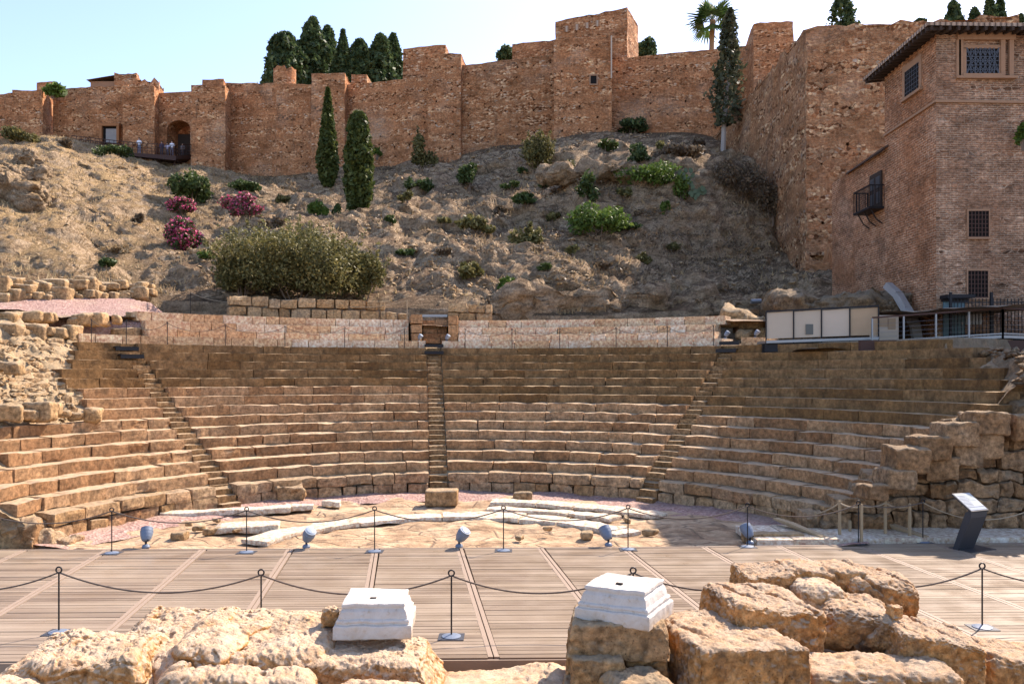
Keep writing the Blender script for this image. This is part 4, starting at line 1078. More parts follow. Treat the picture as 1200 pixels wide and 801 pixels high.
        if lattice:
            for i in range(-3, 4):
                for sgn in (1, -1):
                    c = (x0 + x1) / 2 + i * (x1 - x0) / 7; hx = (z1 - z0) / 2 * .5
                    g.bar((max(x0, min(x1, c - hx)), yf - .065, z0 + (0 if sgn > 0 else z1 - z0)), (max(x0, min(x1, c + hx)), yf - .065, z0 + (z1 - z0 if sgn > 0 else 0)), .012)
        o = g.build("lattice" if lattice else "grille", M_steel if lattice else M_corten); o.parent = fr
        return fr
    win_front(1132.5, 1171, 56, 86.5, True); win_front(1135, 1159, 247, 277, False); win_front(1134.5, 1158, 317, 348, False)
    # brick frame around the upper window
    x0, z1 = front(1123, 47); x1, z0 = front(1188, 91); f = MB()
    f.box(((x0 + x1) / 2, d0 - .01, z0), ((x1 - x0) / 2 + .1, .10, .05)); f.box(((x0 + x1) / 2, d0 - .0, z1 + .16), ((x1 - x0) / 2 + .05, .07, .16))
    for xx in (x0 + .1, x1 - .1, x1 - .45, x0 + .0): f.box((xx, d0 + .02, (z0 + z1) / 2), (.09, .06, (z1 - z0) / 2))
    loc(f.build("window_surround", M_trim))
    # windows on the west flank
    def flank(px, py): q = left(px); return q, ZY(py, q[1])
    def win_flank(pa, pb, ya, yb, name="window"):
        qa, _ = flank(pa, 0); qb, _ = flank(pb, 0); z1 = ZY(ya, (qa[1] + qb[1]) / 2); z0 = ZY(yb, (qa[1] + qb[1]) / 2)
        c = (qa + qb) / 2; hl = np.linalg.norm(qb - qa) / 2
        f = MB().box((c[0] - .03, c[1], z0 - .06), (.12, hl + .25, .06)).box((c[0] - .01, c[1], z1 + .14), (.06, hl + .2, .14)).box((c[0] - .01, c[1] - hl - .1, (z0 + z1) / 2), (.06, .1, (z1 - z0) / 2)).box((c[0] - .01, c[1] + hl + .1, (z0 + z1) / 2), (.06, .1, (z1 - z0) / 2))
        fr = loc(f.build(name, M_trim))
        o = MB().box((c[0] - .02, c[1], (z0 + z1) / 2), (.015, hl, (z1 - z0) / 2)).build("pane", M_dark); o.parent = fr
        g = MB()
        for i in range(7): g.box((c[0] - .05, c[1] - hl + 2 * hl * i / 6, (z0 + z1) / 2), (.012, .016, (z1 - z0) / 2))
        for i in range(7): g.box((c[0] - .055, c[1], z0 + (z1 - z0) * i / 6), (.012, hl, .014))
        o = g.build("lattice", M_steel); o.parent = fr
    win_flank(1078, 1062, 79, 110)
    # balcony with door
    qa, _ = flank(1034, 0); qb, _ = flank(1021, 0); c = (qa + qb) / 2; hl = np.linalg.norm(qb - qa) / 2; zt_, zb_ = ZY(203, c[1]), ZY(246, c[1])
    db_ = MB().box((c[0] - .03, c[1], (zt_ + zb_) / 2), (.05, hl, (zt_ - zb_) / 2)); o = loc(db_.build("balcony_door", M_wood))
    pn = MB()
    for s_ in (-.5, .5):
        for e in (.2, .62): pn.box((c[0] - .09, c[1] + s_ * hl, zb_ + (zt_ - zb_) * (e + .1)), (.012, hl * .33, (zt_ - zb_) * .15))
    q = pn.build("door_panel", M_steel); q.parent = o
    bb = MB(); y0, y1 = c[1] - hl - .2, c[1] + hl + .35; bb.box((c[0] - .36, (y0 + y1) / 2, zb_ - .04), (.36, (y1 - y0) / 2, .05))
    for yy in (y0 + .2, (y0 + y1) / 2, y1 - .2): bb.tube([(c[0] - .02, yy, zb_ - .75), (c[0] - .3, yy, zb_ - .55), (c[0] - .55, yy, zb_ - .1)], .03, 5)
    bo = loc(bb.build("balcony", M_black)); rl = MB(); zr = zb_ + 1.0
    for (a_, b_) in (((c[0] - .69, y0), (c[0] - .69, y1)), ((c[0] - .69, y0), (c[0], y0)), ((c[0] - .69, y1), (c[0], y1))):
        rl.bar((*a_, zr), (*b_, zr), .025); Ln = math.dist(a_, b_); nn = max(2, int(Ln / .13))
        for i in range(nn + 1):
            p_ = [a_[j] + (b_[j] - a_[j]) * i / nn for j in (0, 1)]; rl.bar((*p_, zb_), (*p_, zr), .012)
    o = rl.build("railing", M_black); o.parent = bo
    # ground door with canopy, vent
    x_, z_ = front(1117, 384)
    o = loc(MB().box((x_, d0 - .03, 6.2), (.42, .05, .95)).build("door", M_teal)); q = MB().box((x_ + .3, d0 - .1, 6.15), (.03, .03, .06)).build("handle", M_galv); q.parent = o
    loc(MB().box((x_, d0 - .3, 7.22), (.55, .33, .07)).box((x_, d0 - .1, 7.1), (.5, .08, .06)).build("canopy", M_black))
    v = MB(); x_, z_ = front(1138, 371)
    for i in range(6): v.box((x_ - .35 + i * .14, d0 - .03, 6.4), (.045, .04, .28))
    loc(v.build("vent", M_galv))
house()
# rock outcrop under the house and concrete runnel
def big_rock(name, c, h, rz, mat, label, seed, n=40, amp=.3, freq=.7, rad=.4, cat="rock"):
    V, Fc, nr = rbox(h, (n, n, n), min(rad, min(h) * .8)); W = V + seed * 5.1
    V = V + nr * (fbm(W, freq, 3, seed) * amp)[:, None] + vec_noise(W, freq * 2.5, 3, seed + 2) * amp * .35 + vec_noise(W, freq * 9, 2, seed + 4) * amp * .1
    o = mesh_obj(name, V, Fc, mat, smooth=False); o.location = c; o.rotation_euler = (0, 0, rz); return tag(o, label, cat)
big_rock("rock_outcrop", P(985, 376, 37.0), (3.0, 2.0, 1.05), .1, M_rubdark, "brown rock outcrop behind the beige boards below the house", 3, amp=.5)
big_rock("rock_outcrop", P(1052, 385, 36.0), (1.0, 1.2, 1.35), -.2, M_rubdark, "rounded rock at the foot of the brick house corner", 5, amp=.4)
mb = MB(); pts = [P(1040, 334, 35.4), P(1052, 345, 34.9), P(1062, 362, 34.5), P(1072, 380, 34.0), P(1076, 405, 33.6)]
for a_, b_ in zip(pts[:-1], pts[1:]): mb.bar(a_, b_, .18, .14)
tag(mb.build("concrete_runnel", M_concrete), "grey cement runnel running down the rock beside the brick house", "runnel")
_late()
# left outcrops on the dry slope
for i, (px, py, s) in enumerate([(14, 232, 1.5), (30, 210, 1.1), (5, 212, 1.2), (38, 190, 1.0)]):
    p, t = hill_find(px, py)
    big_rock("rock_outcrop", tuple(p), (s * 1.3, s * .8, s * .7), i * .7, M_hill, ("largest red rock outcrop on the dry left slope", "flat rock ledge above the largest left outcrop", "rock at the left edge of the dry slope", "small rock highest on the dry left slope")[i], 20 + i, 26, .55, .9)
for i, (px, py, sx, sz) in enumerate([(800, 337, 2.4, .55), (760, 352, 3.5, .8), (690, 350, 4.0, 1.0), (840, 350, 1.6, .6), (620, 352, 2.6, .8), (680, 205, 3.0, .5), (760, 200, 4.0, .6)]):
    p, t = hill_find(px, py)
    big_rock("rock_outcrop", tuple(p + np.array([0, .3, -sz * .5])), (sx, 1.2, sz), .05 * i, M_hill, ("reddish stone ledge low on the right of the hill", "broad rock shelf above the right half of the pale wall", "grey rock shelf above the pale wall right of the middle",
             "rock knob above the right end of the pale wall", "rocky lump right of the middle stairway", "flat rock rim at the left of the cliff top", "grassy rock rim along the cliff top")[i], 40 + i, 30, .6, .6)

# ------------------------------------------------------------------ VEGETATION
nrg = np.random.default_rng(7)
def quads(c, size, asp=1.6, up=.0, rngn=nrg):
    n = len(c); a = rngn.normal(size=(n, 3)); a[:, 2] += up * np.sign(a[:, 2] + 1e-9) * 1.5 if up else 0
    a /= np.linalg.norm(a, axis=1, keepdims=True); b = rngn.normal(size=(n, 3)); b = np.cross(a, b); b /= np.linalg.norm(b, axis=1, keepdims=True)
    s = (size * rngn.uniform(.6, 1.3, n))[:, None]; a = a * s * asp; b = b * s
    V = np.stack([c - a, c - b * .9, c + a, c + b * .9], 1).reshape(-1, 3); i = np.arange(n)[:, None] * 4
    return V, np.concatenate([i, i + 1, i + 2, i + 3], 1)
def clumps(cs, n, shell=.55):
    """points in a set of ellipsoidal clumps [(centre, radii)], weighted by size"""
    w_ = np.array([r[0] * r[1] * r[2] for _, r in cs]) ** .7; w_ /= w_.sum(); out = []
    for (c, r), ww in zip(cs, w_):
        m = max(8, int(n * ww)); d = nrg.normal(size=(m, 3)); d /= np.linalg.norm(d, axis=1, keepdims=True)
        rad = nrg.uniform(shell ** 2, 1, m) ** .5 * (1 + .18 * fbm(d * 2 + np.array(c), 1.7, 2, 5))
        out.append(np.array(c) + d * rad[:, None] * np.array(r))
    return np.concatenate(out)
def cyp_pts(H, R, n, sharp=.75, base=.03, lump=.2):
    t = nrg.uniform(0, 1, n) ** .85; r = R * np.clip(((t + base) / .28) ** .5, 0, 1) * np.clip(1 - t, 0, 1) ** sharp * 1.25
    r = np.minimum(r, R); q = nrg.uniform(0, 2 * pi, n)
    p = np.stack([np.cos(q), np.sin(q), t * H / max(R, .1) * .6], 1)
    r = r * (nrg.uniform(.35, 1, n) ** .5) * (1 + lump * fbm(p * 1.8, 1.6, 3, int(H * 7) % 50))
    return np.stack([r * np.cos(q), r * np.sin(q), t * H], 1)
def tree_obj(name, loc, label, cat, group, crown_pts, lsize, lmat, trunk, bark=M_bark, asp=1.6, extra=None):
    root = thing(name, label, cat, loc, group)
    if trunk: MB().tube(trunk[0], trunk[1], 7).build("trunk", bark, root)
    V, Fc = quads(np.asarray(crown_pts), lsize, asp); part("crown", V, Fc, lmat, root)
    if extra is not None: V, Fc = quads(extra[0], extra[1], 1.0); part("flowers", V, Fc, extra[2], root)
    return root
def cypress(px, yt, yb, wpx, d, label, group, mat=L_cyp, n=3600, sharp=.75, ls=.14, zb=None, lump=.22):
    x, _, z0 = P(px, yb, d); H = (yb - yt) / F * d; R = wpx / 2 / F * d
    pts = cyp_pts(H * .97, R, n, sharp, lump=lump); pts[:, 2] += H * .03
    return tree_obj("cypress", (x, d, z0), label, "cypress tree", group, pts, ls, mat, ([(0, 0, -1.5), (0, 0, H * .5)], [.18, .1]))
g = "cypresses behind the fortress wall"
for px, yt, wpx, d, sh, lab in [(334, 39, 52, 97, .3, "broad dark cypress leftmost behind the turret"), (367, 21, 40, 100, .36, "tallest cypress behind the wall right of the turret"), (384, 31, 30, 103, .4, "slim dark cypress just right of the tallest one"),
        (402, 36, 34, 99, .8, "narrow pointed cypress in the middle of the group behind the wall"), (422, 47, 36, 98, .34, "round-topped cypress right of the pointed one behind the wall"), (446, 41, 36, 97, .36, "broad cypress next to the rightmost one behind the wall"), (461, 40, 25, 100, .4, "rightmost slim cypress behind the wall")]:
    cypress(px, yt, 128, wpx, d, lab, g, n=6500, sharp=sh + .12, ls=.2, lump=.34)
for px, yt, yb, wpx, d, lab in [(988, -14, 60, 31, 78, "tall cypress above the great bastion cut by the top edge"), (1117, 2, 50, 22, 70, "small dark cypress above the house roof"), (1160, -6, 45, 12, 68, "thin ragged cypress above the house roof, left of a pair"), (1172, -3, 45, 12, 69, "thin ragged cypress above the house roof, right of a pair"), (1142, 10, 45, 14, 69, "low ragged conifer above the house roof"), (1196, 18, 45, 10, 69, "low conifer at the right edge above the roof")]:
    cypress(px, yt, yb, wpx, d, lab, "trees beyond the bastion", n=1700, sharp=.55, ls=.15, lump=.5)
p, t = hill_find(384, 219); cypress(384, 103, 222, 25, p[1] - .3, "tall pointed cypress standing before the fortress wall, left of a pair", None, L_cypf, 6500, .8, .13)
p, t = hill_find(420, 250); cypress(420, 132, 254, 31, p[1] - .3, "rounded columnar cypress standing before the fortress wall, right of a pair", None, L_cypf, 7000, .28, .13)
# thin bare-stemmed tree
d = 66; x, _, z0 = P(847, 187, d); H = (187 - 8) / F * d
pts = cyp_pts(H * .77, 17 / F * d, 3200, .62, .05, .6); pts[:, 2] += H * .22; pts[:, 0] += .05 * pts[:, 2]
tree_obj("slender_tree", (x, d, z0), "slender sparse tree with a bare pale trunk before the right fortress wall", "tree", None, pts, .125, L_thin, ([(0, 0, -.5), (.1, 0, H * .22), (.55, 0, H * .6), (.8, 0, H * .9)], [.22, .19, .12, .03]), M_barkpale)
# palm
def palm():
    d = 84; x, _, z0 = P(833, 70, d); root = thing("palm_tree", "fan palm with a golden trunk rising above the right fortress wall", "palm tree", (x, d, z0)); H = (70 - 24) / F * d
    MB().tube([(0, 0, -2), (.1, 0, H * .5), (.2, 0, H)], [.3, .26, .3], 9).build("trunk", flat("palm_trunk", (.30, .19, .10), .95, 0, .4, 5), root)
    V = []; Fc = []; rg = random.Random(2); top = np.array([.2, 0, H])
    for i in range(34):
        az = rg.uniform(0, 2 * pi); el = rg.uniform(-.75, 1.35); L = rg.uniform(2.1, 2.8); dr = np.array([cos(az) * cos(el), sin(az) * cos(el), sin(el)])
        side = np.cross(dr, [0, 0, 1]); side /= np.linalg.norm(side) + 1e-6; upv = np.cross(side, dr); base = top + dr * L * .45
        for j in range(13):
            a = (j - 6) / 6 * 1.5; v = dr * cos(a) + side * sin(a) - np.array([0, 0, .3 * abs(sin(a)) + .15]); tip = base + v * L * .75; m_ = base + v * L * .35
            wv = np.cross(v, upv); wv /= np.linalg.norm(wv) + 1e-6; k0 = len(V); V += [base, m_ + wv * .11, tip, m_ - wv * .11]; Fc.append((k0, k0 + 1, k0 + 2, k0 + 3))
        k0 = len(V); V += [top + side * .03, top - side * .03, base - side * .02, base + side * .02]; Fc.append((k0, k0 + 1, k0 + 2, k0 + 3))
    part("crown", V, Fc, L_palm, root)
palm()
# round trees behind the wall
for px, yt, yb, wpx, d, lab in [(590, 55, 78, 30, 92, "dark shrubby tree behind the wall left of the keep"), (757, 44, 75, 26, 90, "round dark tree right of the keep"), (1078, 22, 40, 14, 70, "small shrubby tree above the bastion edge")]:
    x, _, z0 = P(px, yb, d); s = wpx / F * d / 2; h = (yb - yt) / F * d
    cs = [((nrg.uniform(-.6, .6) * s, nrg.uniform(-.5, .5) * s, h * nrg.uniform(.35, .72)), (s * .5, s * .5, h * .28)) for _ in range(7)]
    tree_obj("evergreen_tree", (x, d, z0), lab, "tree", None, clumps(cs, 1500), .16, L_cyp, ([(0, 0, -1), (0, 0, h * .5)], [.15, .08]))
def shrub(px, yb, wpx, hpx, mat, label, name="shrub", n=900, ls=.09, flowers=None, spread=8, d=None, cat="shrub", asp=1.8):
    if d is None: p, t = hill_find(px, yb - 1)
    else: p = np.array(P(px, yb, d))
    d = p[1]; s = wpx / F * d / 2; h = hpx / F * d
    cs = []
    for _ in range(spread):
        q = nrg.uniform(0, 2 * pi); rr_ = nrg.uniform(0, .72) ** .7; hh = nrg.uniform(.3, .8) * h * (1 - .35 * rr_)
        rs = nrg.uniform(.28, .5); cs.append(((cos(q) * rr_ * s, sin(q) * rr_ * s * .7, hh), (s * rs, s * rs, h * nrg.uniform(.16, .3))))
    pts = clumps(cs, n, .35); pts = pts[pts[:, 2] > -.1]
    if name == "large_bush" or (mat is L_olive and hpx > 30):
        m_ = max(30, n // 90); b_ = pts[nrg.integers(0, len(pts), m_)]; dv = b_ * np.array([.5, .5, .25]) + np.array([0, 0, h * .35]); dv /= np.linalg.norm(dv, axis=1, keepdims=True); dv += nrg.normal(size=dv.shape) * .25
        q_ = nrg.uniform(.15, .95, (m_, 22, 1)) ** .8 * nrg.uniform(.25, .55, (m_, 1, 1)) * min(h, 2.4) * .75
        pts = np.concatenate([pts, (b_[:, None, :] + dv[:, None, :] * q_ + nrg.normal(size=(m_, 22, 3)) * .06).reshape(-1, 3)])
    stems = MB()
    for c, r in cs[:6]: stems.tube([(c[0] * .15, c[1] * .15, -.25), (c[0] * .6, c[1] * .6, c[2] * .6), c], [.035, .025, .01], 4)
    root = thing(name, label, cat, tuple(p - np.array([0, 0, .05])))
    V, Fc = quads(pts, ls, asp); part("crown", V, Fc, mat, root)
    stems.build("stem", M_bark, root)
    if flowers:
        fp = pts[nrg.random(len(pts)) < flowers]; V, Fc = quads(fp * np.array([1.04, 1.04, 1.03]) + np.array([0, -.05, 0]), ls * .9, 1.0); part("flowers", V, Fc, L_pink, root)
    return root
shrub(21, 168, 38, 22, L_olive, "round olive-green shrub at the far left hilltop", n=1500)
shrub(82, 174, 28, 12, L_dry, "low brown shrub left of the footbridge", n=700)
shrub(128, 186, 52, 18, L_shrub, "low spreading green shrub below the footbridge", n=1500, ls=.08)
shrub(227, 240, 54, 50, L_shrub, "dense dark green shrub below the arched gate", n=3200)
shrub(287, 226, 40, 18, L_shrub, "low green shrub above the right oleander", n=1000)
shrub(211, 254, 40, 25, L_shrub, "small pink oleander below the dark shrub", "oleander", 1900, .08, .7, cat="oleander")
shrub(286, 254, 54, 32, L_dry, "faded pink oleander in front of the low green shrub", "oleander", 1900, .085, .7, cat="oleander")
shrub(212, 298, 62, 46, L_shrub, "largest bright pink oleander on the left slope", "oleander", 3600, .085, .85, spread=11, cat="oleander")
shrub(345, 352, 172, 96, L_olive, "huge olive-coloured bush behind the low dry stone wall", "large_bush", 30000, .048, None, 26, cat="bush")
shrub(425, 352, 62, 62, L_olive, "yellowish bush at the right side of the huge bush", "large_bush", 6500, .055, None, 14, cat="bush")
shrub(286, 352, 70, 56, L_olive, "darker bush at the left side of the huge bush", "large_bush", 6500, .055, None, 14, cat="bush")
shrub(370, 257, 28, 26, L_bright, "yellow-green shrub left of the rounded cypress", n=800)
shrub(394, 256, 14, 20, L_shrub, "little shrub against the foot of the rounded cypress", n=400)
shrub(492, 202, 38, 44, L_olive, "tall olive shrub against the middle fortress wall", n=2200)
shrub(493, 228, 36, 24, L_shrub, "flat green shrub below the tall olive shrub", n=1100)
shrub(550, 226, 30, 36, L_shrub, "upright green shrub below the middle fortress tower", n=1300)
shrub(627, 203, 52, 56, L_olive, "large feathery green shrub before the broad fortress tower", "shrub", 3600, .07, None, 12)
shrub(557, 278, 40, 30, L_olive, "sprawling shrub in the middle of the hillside", n=1200)
shrub(620, 296, 34, 32, L_olive, "thin shrub on the hillside right of the middle", n=900)
shrub(617, 240, 34, 16, L_shrub, "low green cushion below the feathery shrub", n=700)
shrub(551, 328, 40, 24, L_olive, "thin olive shrub low on the hillside", n=800)
shrub(595, 343, 20, 20, L_bright, "small bright green plant above the short stone wall", n=500)
shrub(710, 178, 34, 18, L_shrub, "green shrub on the ledge under the broad tower", n=900)
shrub(740, 157, 44, 20, L_cyp, "dark shrub hugging the foot of the right fortress wall", n=1500)
shrub(750, 194, 44, 26, L_cyp, "dark bush on the ledge above the cliff", n=1500)
shrub(795, 186, 60, 16, L_dry, "brown low scrub on the ledge beside the slender tree", n=1300)
shrub(764, 220, 90, 30, L_bright, "green creeper hanging over the cliff edge", "creeper", 2800, .08, None, 14)
shrub(800, 236, 24, 46, L_bright, "bright green creeper trailing down the pale cliff", "creeper", 700, .08)
shrub(783, 252, 14, 22, L_bright, "short bright creeper low on the pale cliff", "creeper", 400, .07)
shrub(686, 238, 34, 38, L_shrub, "green shrub left of the cliff", n=900)
shrub(702, 278, 74, 42, L_bright, "spreading bright creeper on the hillside left of the cliff", "creeper", 2200, .08, None, 12)
shrub(735, 272, 34, 14, L_shrub, "low creeper end right of the spreading creeper", "creeper", 600, .08)
shrub(868, 232, 62, 56, L_dry, "dry brown scrub hanging beside the bastion", n=2600, ls=.07)
shrub(905, 262, 40, 70, L_dry, "tall withered scrub against the bastion flank", n=2000, ls=.07)
shrub(640, 222, 24, 12, L_cyp, "small dark shrub below the broad tower", n=400)
shrub(247, 303, 24, 10, L_bright, "small green tuft right of the largest oleander", n=300)
shrub(135, 298, 40, 14, L_straw, "yellow straw tuft on the left slope", "grass_tuft", 600, .06, cat="grass tuft")
shrub(125, 312, 22, 10, L_shrub, "small green tuft at the foot of the left slope", n=300)
shrub(320, 268, 34, 14, L_dry, "dry brown shrub above the huge bush", n=600)
shrub(442, 184, 12, 14, L_bright, "small leafy plant growing on the fortress wall", n=300, d=82.6)
shrub(62, 112, 30, 16, L_bright, "bright banana leaves hanging over the far left tower", "leafy_plant", 260, .28, d=87.9, cat="plant")
shrub(1199, 168, 14, 30, L_bright, "bright green twig leaning in at the right edge before the house", n=160, ls=.09, d=32.6)
for i, (px, py) in enumerate([(455, 262), (478, 240), (520, 268), (585, 252), (598, 222), (648, 262), (668, 300), (705, 315), (640, 318), (755, 312), (790, 296), (520, 300), (470, 300), (330, 240), (300, 262), (165, 262), (545, 212), (668, 205), (775, 176), (820, 172), (610, 205), (730, 232)]):
    o = shrub(px, py, 16 + 13 * ((i * 7) % 5) / 4, 10 + 8 * ((i * 3) % 4) / 3, (L_shrub, L_olive, L_olive, L_dry)[i % 4], "small low shrub dotted on the open hillside", n=420, ls=.075, spread=6); o["group"] = "small shrubs dotted over the hillside"
# agave on the cliff
def agave(px, py, label):
    p, t = hill_find(px, py); root = thing("cactus", label, "cactus", tuple(p)); V = []; Fc = []; rg = random.Random(int(px))
    for i in range(16):
        c = np.array([rg.uniform(-.5, .5), -rg.uniform(.1, .5), rg.uniform(.0, 1.1)]); a = rg.uniform(-.8, .8); k0 = len(V)
        for s_ in (-.04, .04):
            for q in range(10): V.append((c[0] + .13 * cos(q * pi / 5) * cos(a) - .19 * sin(q * pi / 5) * sin(a), c[1] + s_, c[2] + .13 * cos(q * pi / 5) * sin(a) + .19 * sin(q * pi / 5) * cos(a)))
        Fc.append(tuple(range(k0, k0 + 10))); Fc.append(tuple(range(k0 + 19, k0 + 9, -1))); Fc += [(k0 + q, k0 + 10 + q, k0 + 10 + (q + 1) % 10, k0 + (q + 1) % 10) for q in range(10)]
    part("pad", V, Fc, flat("cactus_green", (.075, .115, .06), .6), root)
agave(817, 236, "grey-green prickly pear growing on the cliff")
agave(803, 217, "bright prickly pear at the cliff edge above the creeper")

# dry grass and scree over the hillside
n = 46000
gx = nrg.uniform(-160, 960, n); gt = nrg.uniform(.15, 4.95, n); gp = hill_pt(gx, gt)
dens = fbm(gp, .25, 3, 71) + .55 * np.clip((250 - gx) / 300, -.5, 1)
keep = nrg.uniform(-.5, .9, n) < dens; gp = gp[keep]; m = len(gp)
h = nrg.uniform(.10, .34, m); lean = nrg.normal(size=(m, 2)) * .12; a = nrg.uniform(0, 2 * pi, m); wv = np.stack([np.cos(a), np.sin(a), 0 * a], 1) * nrg.uniform(.03, .09, m)[:, None]
tip = gp + np.stack([lean[:, 0], lean[:, 1], h], 1)
V = np.stack([gp - wv - [0, 0, .05], gp + wv - [0, 0, .05], tip], 1).reshape(-1, 3); i = np.arange(m)[:, None] * 3
tag(mesh_obj("dry_grass", V, np.concatenate([i, i + 1, i + 2], 1), L_straw), "dry straw-coloured grass tufts over the hillside", "grass", kind="stuff")
cxs = nrg.uniform(150, 930, 420); cts = nrg.uniform(.3, 4.9, 420); cp_ = hill_pt(cxs, cts); kk_ = fbm(cp_, .2, 3, 88) > -.1; cp_ = cp_[kk_]
sp_ = []
for c in cp_:
    m = 55; r_ = nrg.uniform(.25, .7); q_ = nrg.normal(size=(m, 3)) * np.array([r_, r_, r_ * .3]); q_[:, 2] = np.abs(q_[:, 2]); sp_.append(c + q_)
V, Fc = quads(np.concatenate(sp_), .055, 2.0); tag(mesh_obj("dry_scrub", V, Fc, L_dry), "low brown dry scrub spread over the hillside", "scrub", kind="stuff")
def scree(name, pts, smin, smax, mat, label):
    m = len(pts); T = np.array([(1, 0, 0), (-.5, .87, 0), (-.5, -.87, 0), (0, 0, .9), (0, 0, -.6), (.4, .5, .55)]); 
    Fc0 = np.array([(0, 1, 5), (1, 3, 5), (3, 0, 5), (1, 2, 3), (2, 0, 3), (1, 0, 4), (2, 1, 4), (0, 2, 4)])
    s = nrg.uniform(smin, smax, m)[:, None, None] * nrg.uniform(.6, 1.4, (m, 1, 3)) * np.array([1.2, 1.1, .7]); a = nrg.uniform(0, 2 * pi, m)
    R_ = np.zeros((m, 3, 3)); R_[:, 0, 0] = np.cos(a); R_[:, 0, 1] = -np.sin(a); R_[:, 1, 0] = np.sin(a); R_[:, 1, 1] = np.cos(a); R_[:, 2, 2] = 1
    J = T[None] + nrg.normal(size=(m, 6, 3)) * .18
    V = np.einsum('mij,mkj->mki', R_, J * s) + pts[:, None, :]
    Fc = (Fc0[None] + np.arange(m)[:, None, None] * 6).reshape(-1, 3)
    return tag(mesh_obj(name, V.reshape(-1, 3), Fc, mat), label, "stones", kind="stuff")
gx = nrg.uniform(-160, 960, 6000); gt = nrg.uniform(.1, 4.9, 6000) ; gp = hill_pt(gx, gt); k_ = (fbm(gp, .3, 2, 77) > .05) & (gx > nrg.uniform(0, 330, 6000))
scree("scree", gp[k_], .05, .22, M_block, "scattered small stones over the hillside")
# stones littering the ruined slopes
sel = np.where((out > .8) & (RR < R0 + TR * 15))[0]
pl = sel[th[sel] < 0]; pr_ = sel[th[sel] >= 0]
pl = nrg.choice(pl, 1800); pr_ = nrg.choice(pr_, 900)
scree("rubble", pc[pl] + nrg.normal(size=(len(pl), 3)) * .06, .03, .11, M_block, "small rubble stones covering the left ruined slope")
scree("rubble", pc[pr_] + nrg.normal(size=(len(pr_), 3)) * .06, .05, .2, M_rubdark, "small rubble stones covering the right ruined slope")

# ------------------------------------------------------------------ FOOTBRIDGE with people
def bridge():
    root = thing("footbridge", "dark brown steel footbridge leading to the arched gate", "footbridge", (0, 0, 0))
    A = np.array(P(84, 171, 86.8)); B = np.array(P(150, 178.5, 86.6)); C = np.array(P(206, 182.5, 86.4)); D = np.array(P(226, 181, 88.6))
    dk = MB(); rl = MB()
    path = [A, B, C, D]; w2 = np.array([0, 1.5, 0])
    for a, b in zip(path[:-1], path[1:]):
        dk.add([a, b, b + w2, a + w2, a - (0, 0, .35), b - (0, 0, .5), b + w2 - (0, 0, .5), a + w2 - (0, 0, .35)], [(0, 1, 2, 3), (7, 6, 5, 4), (0, 4, 5, 1), (1, 5, 6, 2), (2, 6, 7, 3), (3, 7, 4, 0)])
        for off in (np.zeros(3), w2):
            n = max(2, int(np.linalg.norm(b - a) / .5))
            for k in range(n + 1):
                p = a + (b - a) * k / n + off; rl.bar(p, p + (0, 0, 1.1), .022)
            for hh in (.3, .55, .8, 1.1): rl.bar(a + off + (0, 0, hh), b + off + (0, 0, hh), .03 if hh > 1 else .018)
    dk.build("bridge_deck", M_corten, root); rl.build("railing", M_corten, root)
    sp = MB()
    for px in (110, 150, 180, 205): q = P(px, 186, 87.2); sp.bar((q[0], q[1], q[2] - 2), (q[0], q[1], q[2]), .1)
    sp.build("support_post", M_corten, root)
    return path
bpath = bridge()
def person(px, d, H, shirt, legs, label, pose=0, hair=(.03, .02, .015), rz=0.0):
    # stand on the deck under photo column px
    xs_ = [q[0] for q in bpath]; x = (px - 600) / F * d; z = np.interp(x, xs_, [q[2] for q in bpath]) + .01
    root = thing("person", label, "person", (x, d, z))
    s = H / 1.72
    J = {'pel': (0, 0, .92), 'ch': (0, .01, 1.25), 'nk': (0, 0, 1.46), 'hd': (0, -.02, 1.60), 'tp': (0, -.01, 1.69)}
    v = [J['pel'], J['ch'], J['nk'], J['hd'], J['tp']]; e = [(0, 1), (1, 2), (2, 3), (3, 4)]; r = [.15, .165, .06, .10, .06]
    for sx in (-1, 1):
        k0 = len(v); v += [(sx * .19, 0, 1.40), (sx * .24, .03 + .02 * pose, 1.13), (sx * .2, -.10 - .14 * pose, .98 + .12 * pose)]; e += [(1, k0), (k0, k0 + 1), (k0 + 1, k0 + 2)]; r += [.065, .05, .04]
        k0 = len(v); v += [(sx * .1, 0, .80), (sx * .11, -.02, .48), (sx * .11, .03, .08), (sx * .12, -.12, .04)]; e += [(0, k0), (k0, k0 + 1), (k0 + 1, k0 + 2), (k0 + 2, k0 + 3)]; r += [.10, .07, .05, .045]
    me = bpy.data.meshes.new("body"); me.from_pydata([tuple(c * s for c in q) for q in v], e, []); o = bpy.data.objects.new("body", me); COL.objects.link(o); o.parent = root
    m = o.modifiers.new("skin", 'SKIN'); m.use_smooth_shade = True
    for i, rad in enumerate(r): me.skin_vertices[0].data[i].radius = (rad * s, rad * s)
    me.skin_vertices[0].data[0].use_root = True
    sub = o.modifiers.new("sub", 'SUBSURF'); sub.levels = 1; sub.render_levels = 1
    sm = S("clothes_and_skin", .8); z_ = s_z = sm.n("ShaderNodeSeparateXYZ", {"Vector": sm.obj()}).outputs[2]
    c = sm.ramp(sm.math('DIVIDE', z_, 1.8 * s), [(0, (.05, .04, .035)), (.05, legs), (.53, shirt), (.80, (.45, .28, .2)), (.9, hair)], 'CONSTANT'); me.materials.append(sm.out(c)); root.rotation_euler = (0, 0, rz)
    hm = MB().lathe([(.02, .09), (.085, .07), (.108, .0), (.09, -.05)], (0, .02, 1.63 * s), 12); hm.build("hair", flat("hair", hair, .8), root)
person(163, 87.0, 1.75, (.80, .80, .82), (.20, .24, .34), "person in white shirt and blue trousers on the footbridge", 1)
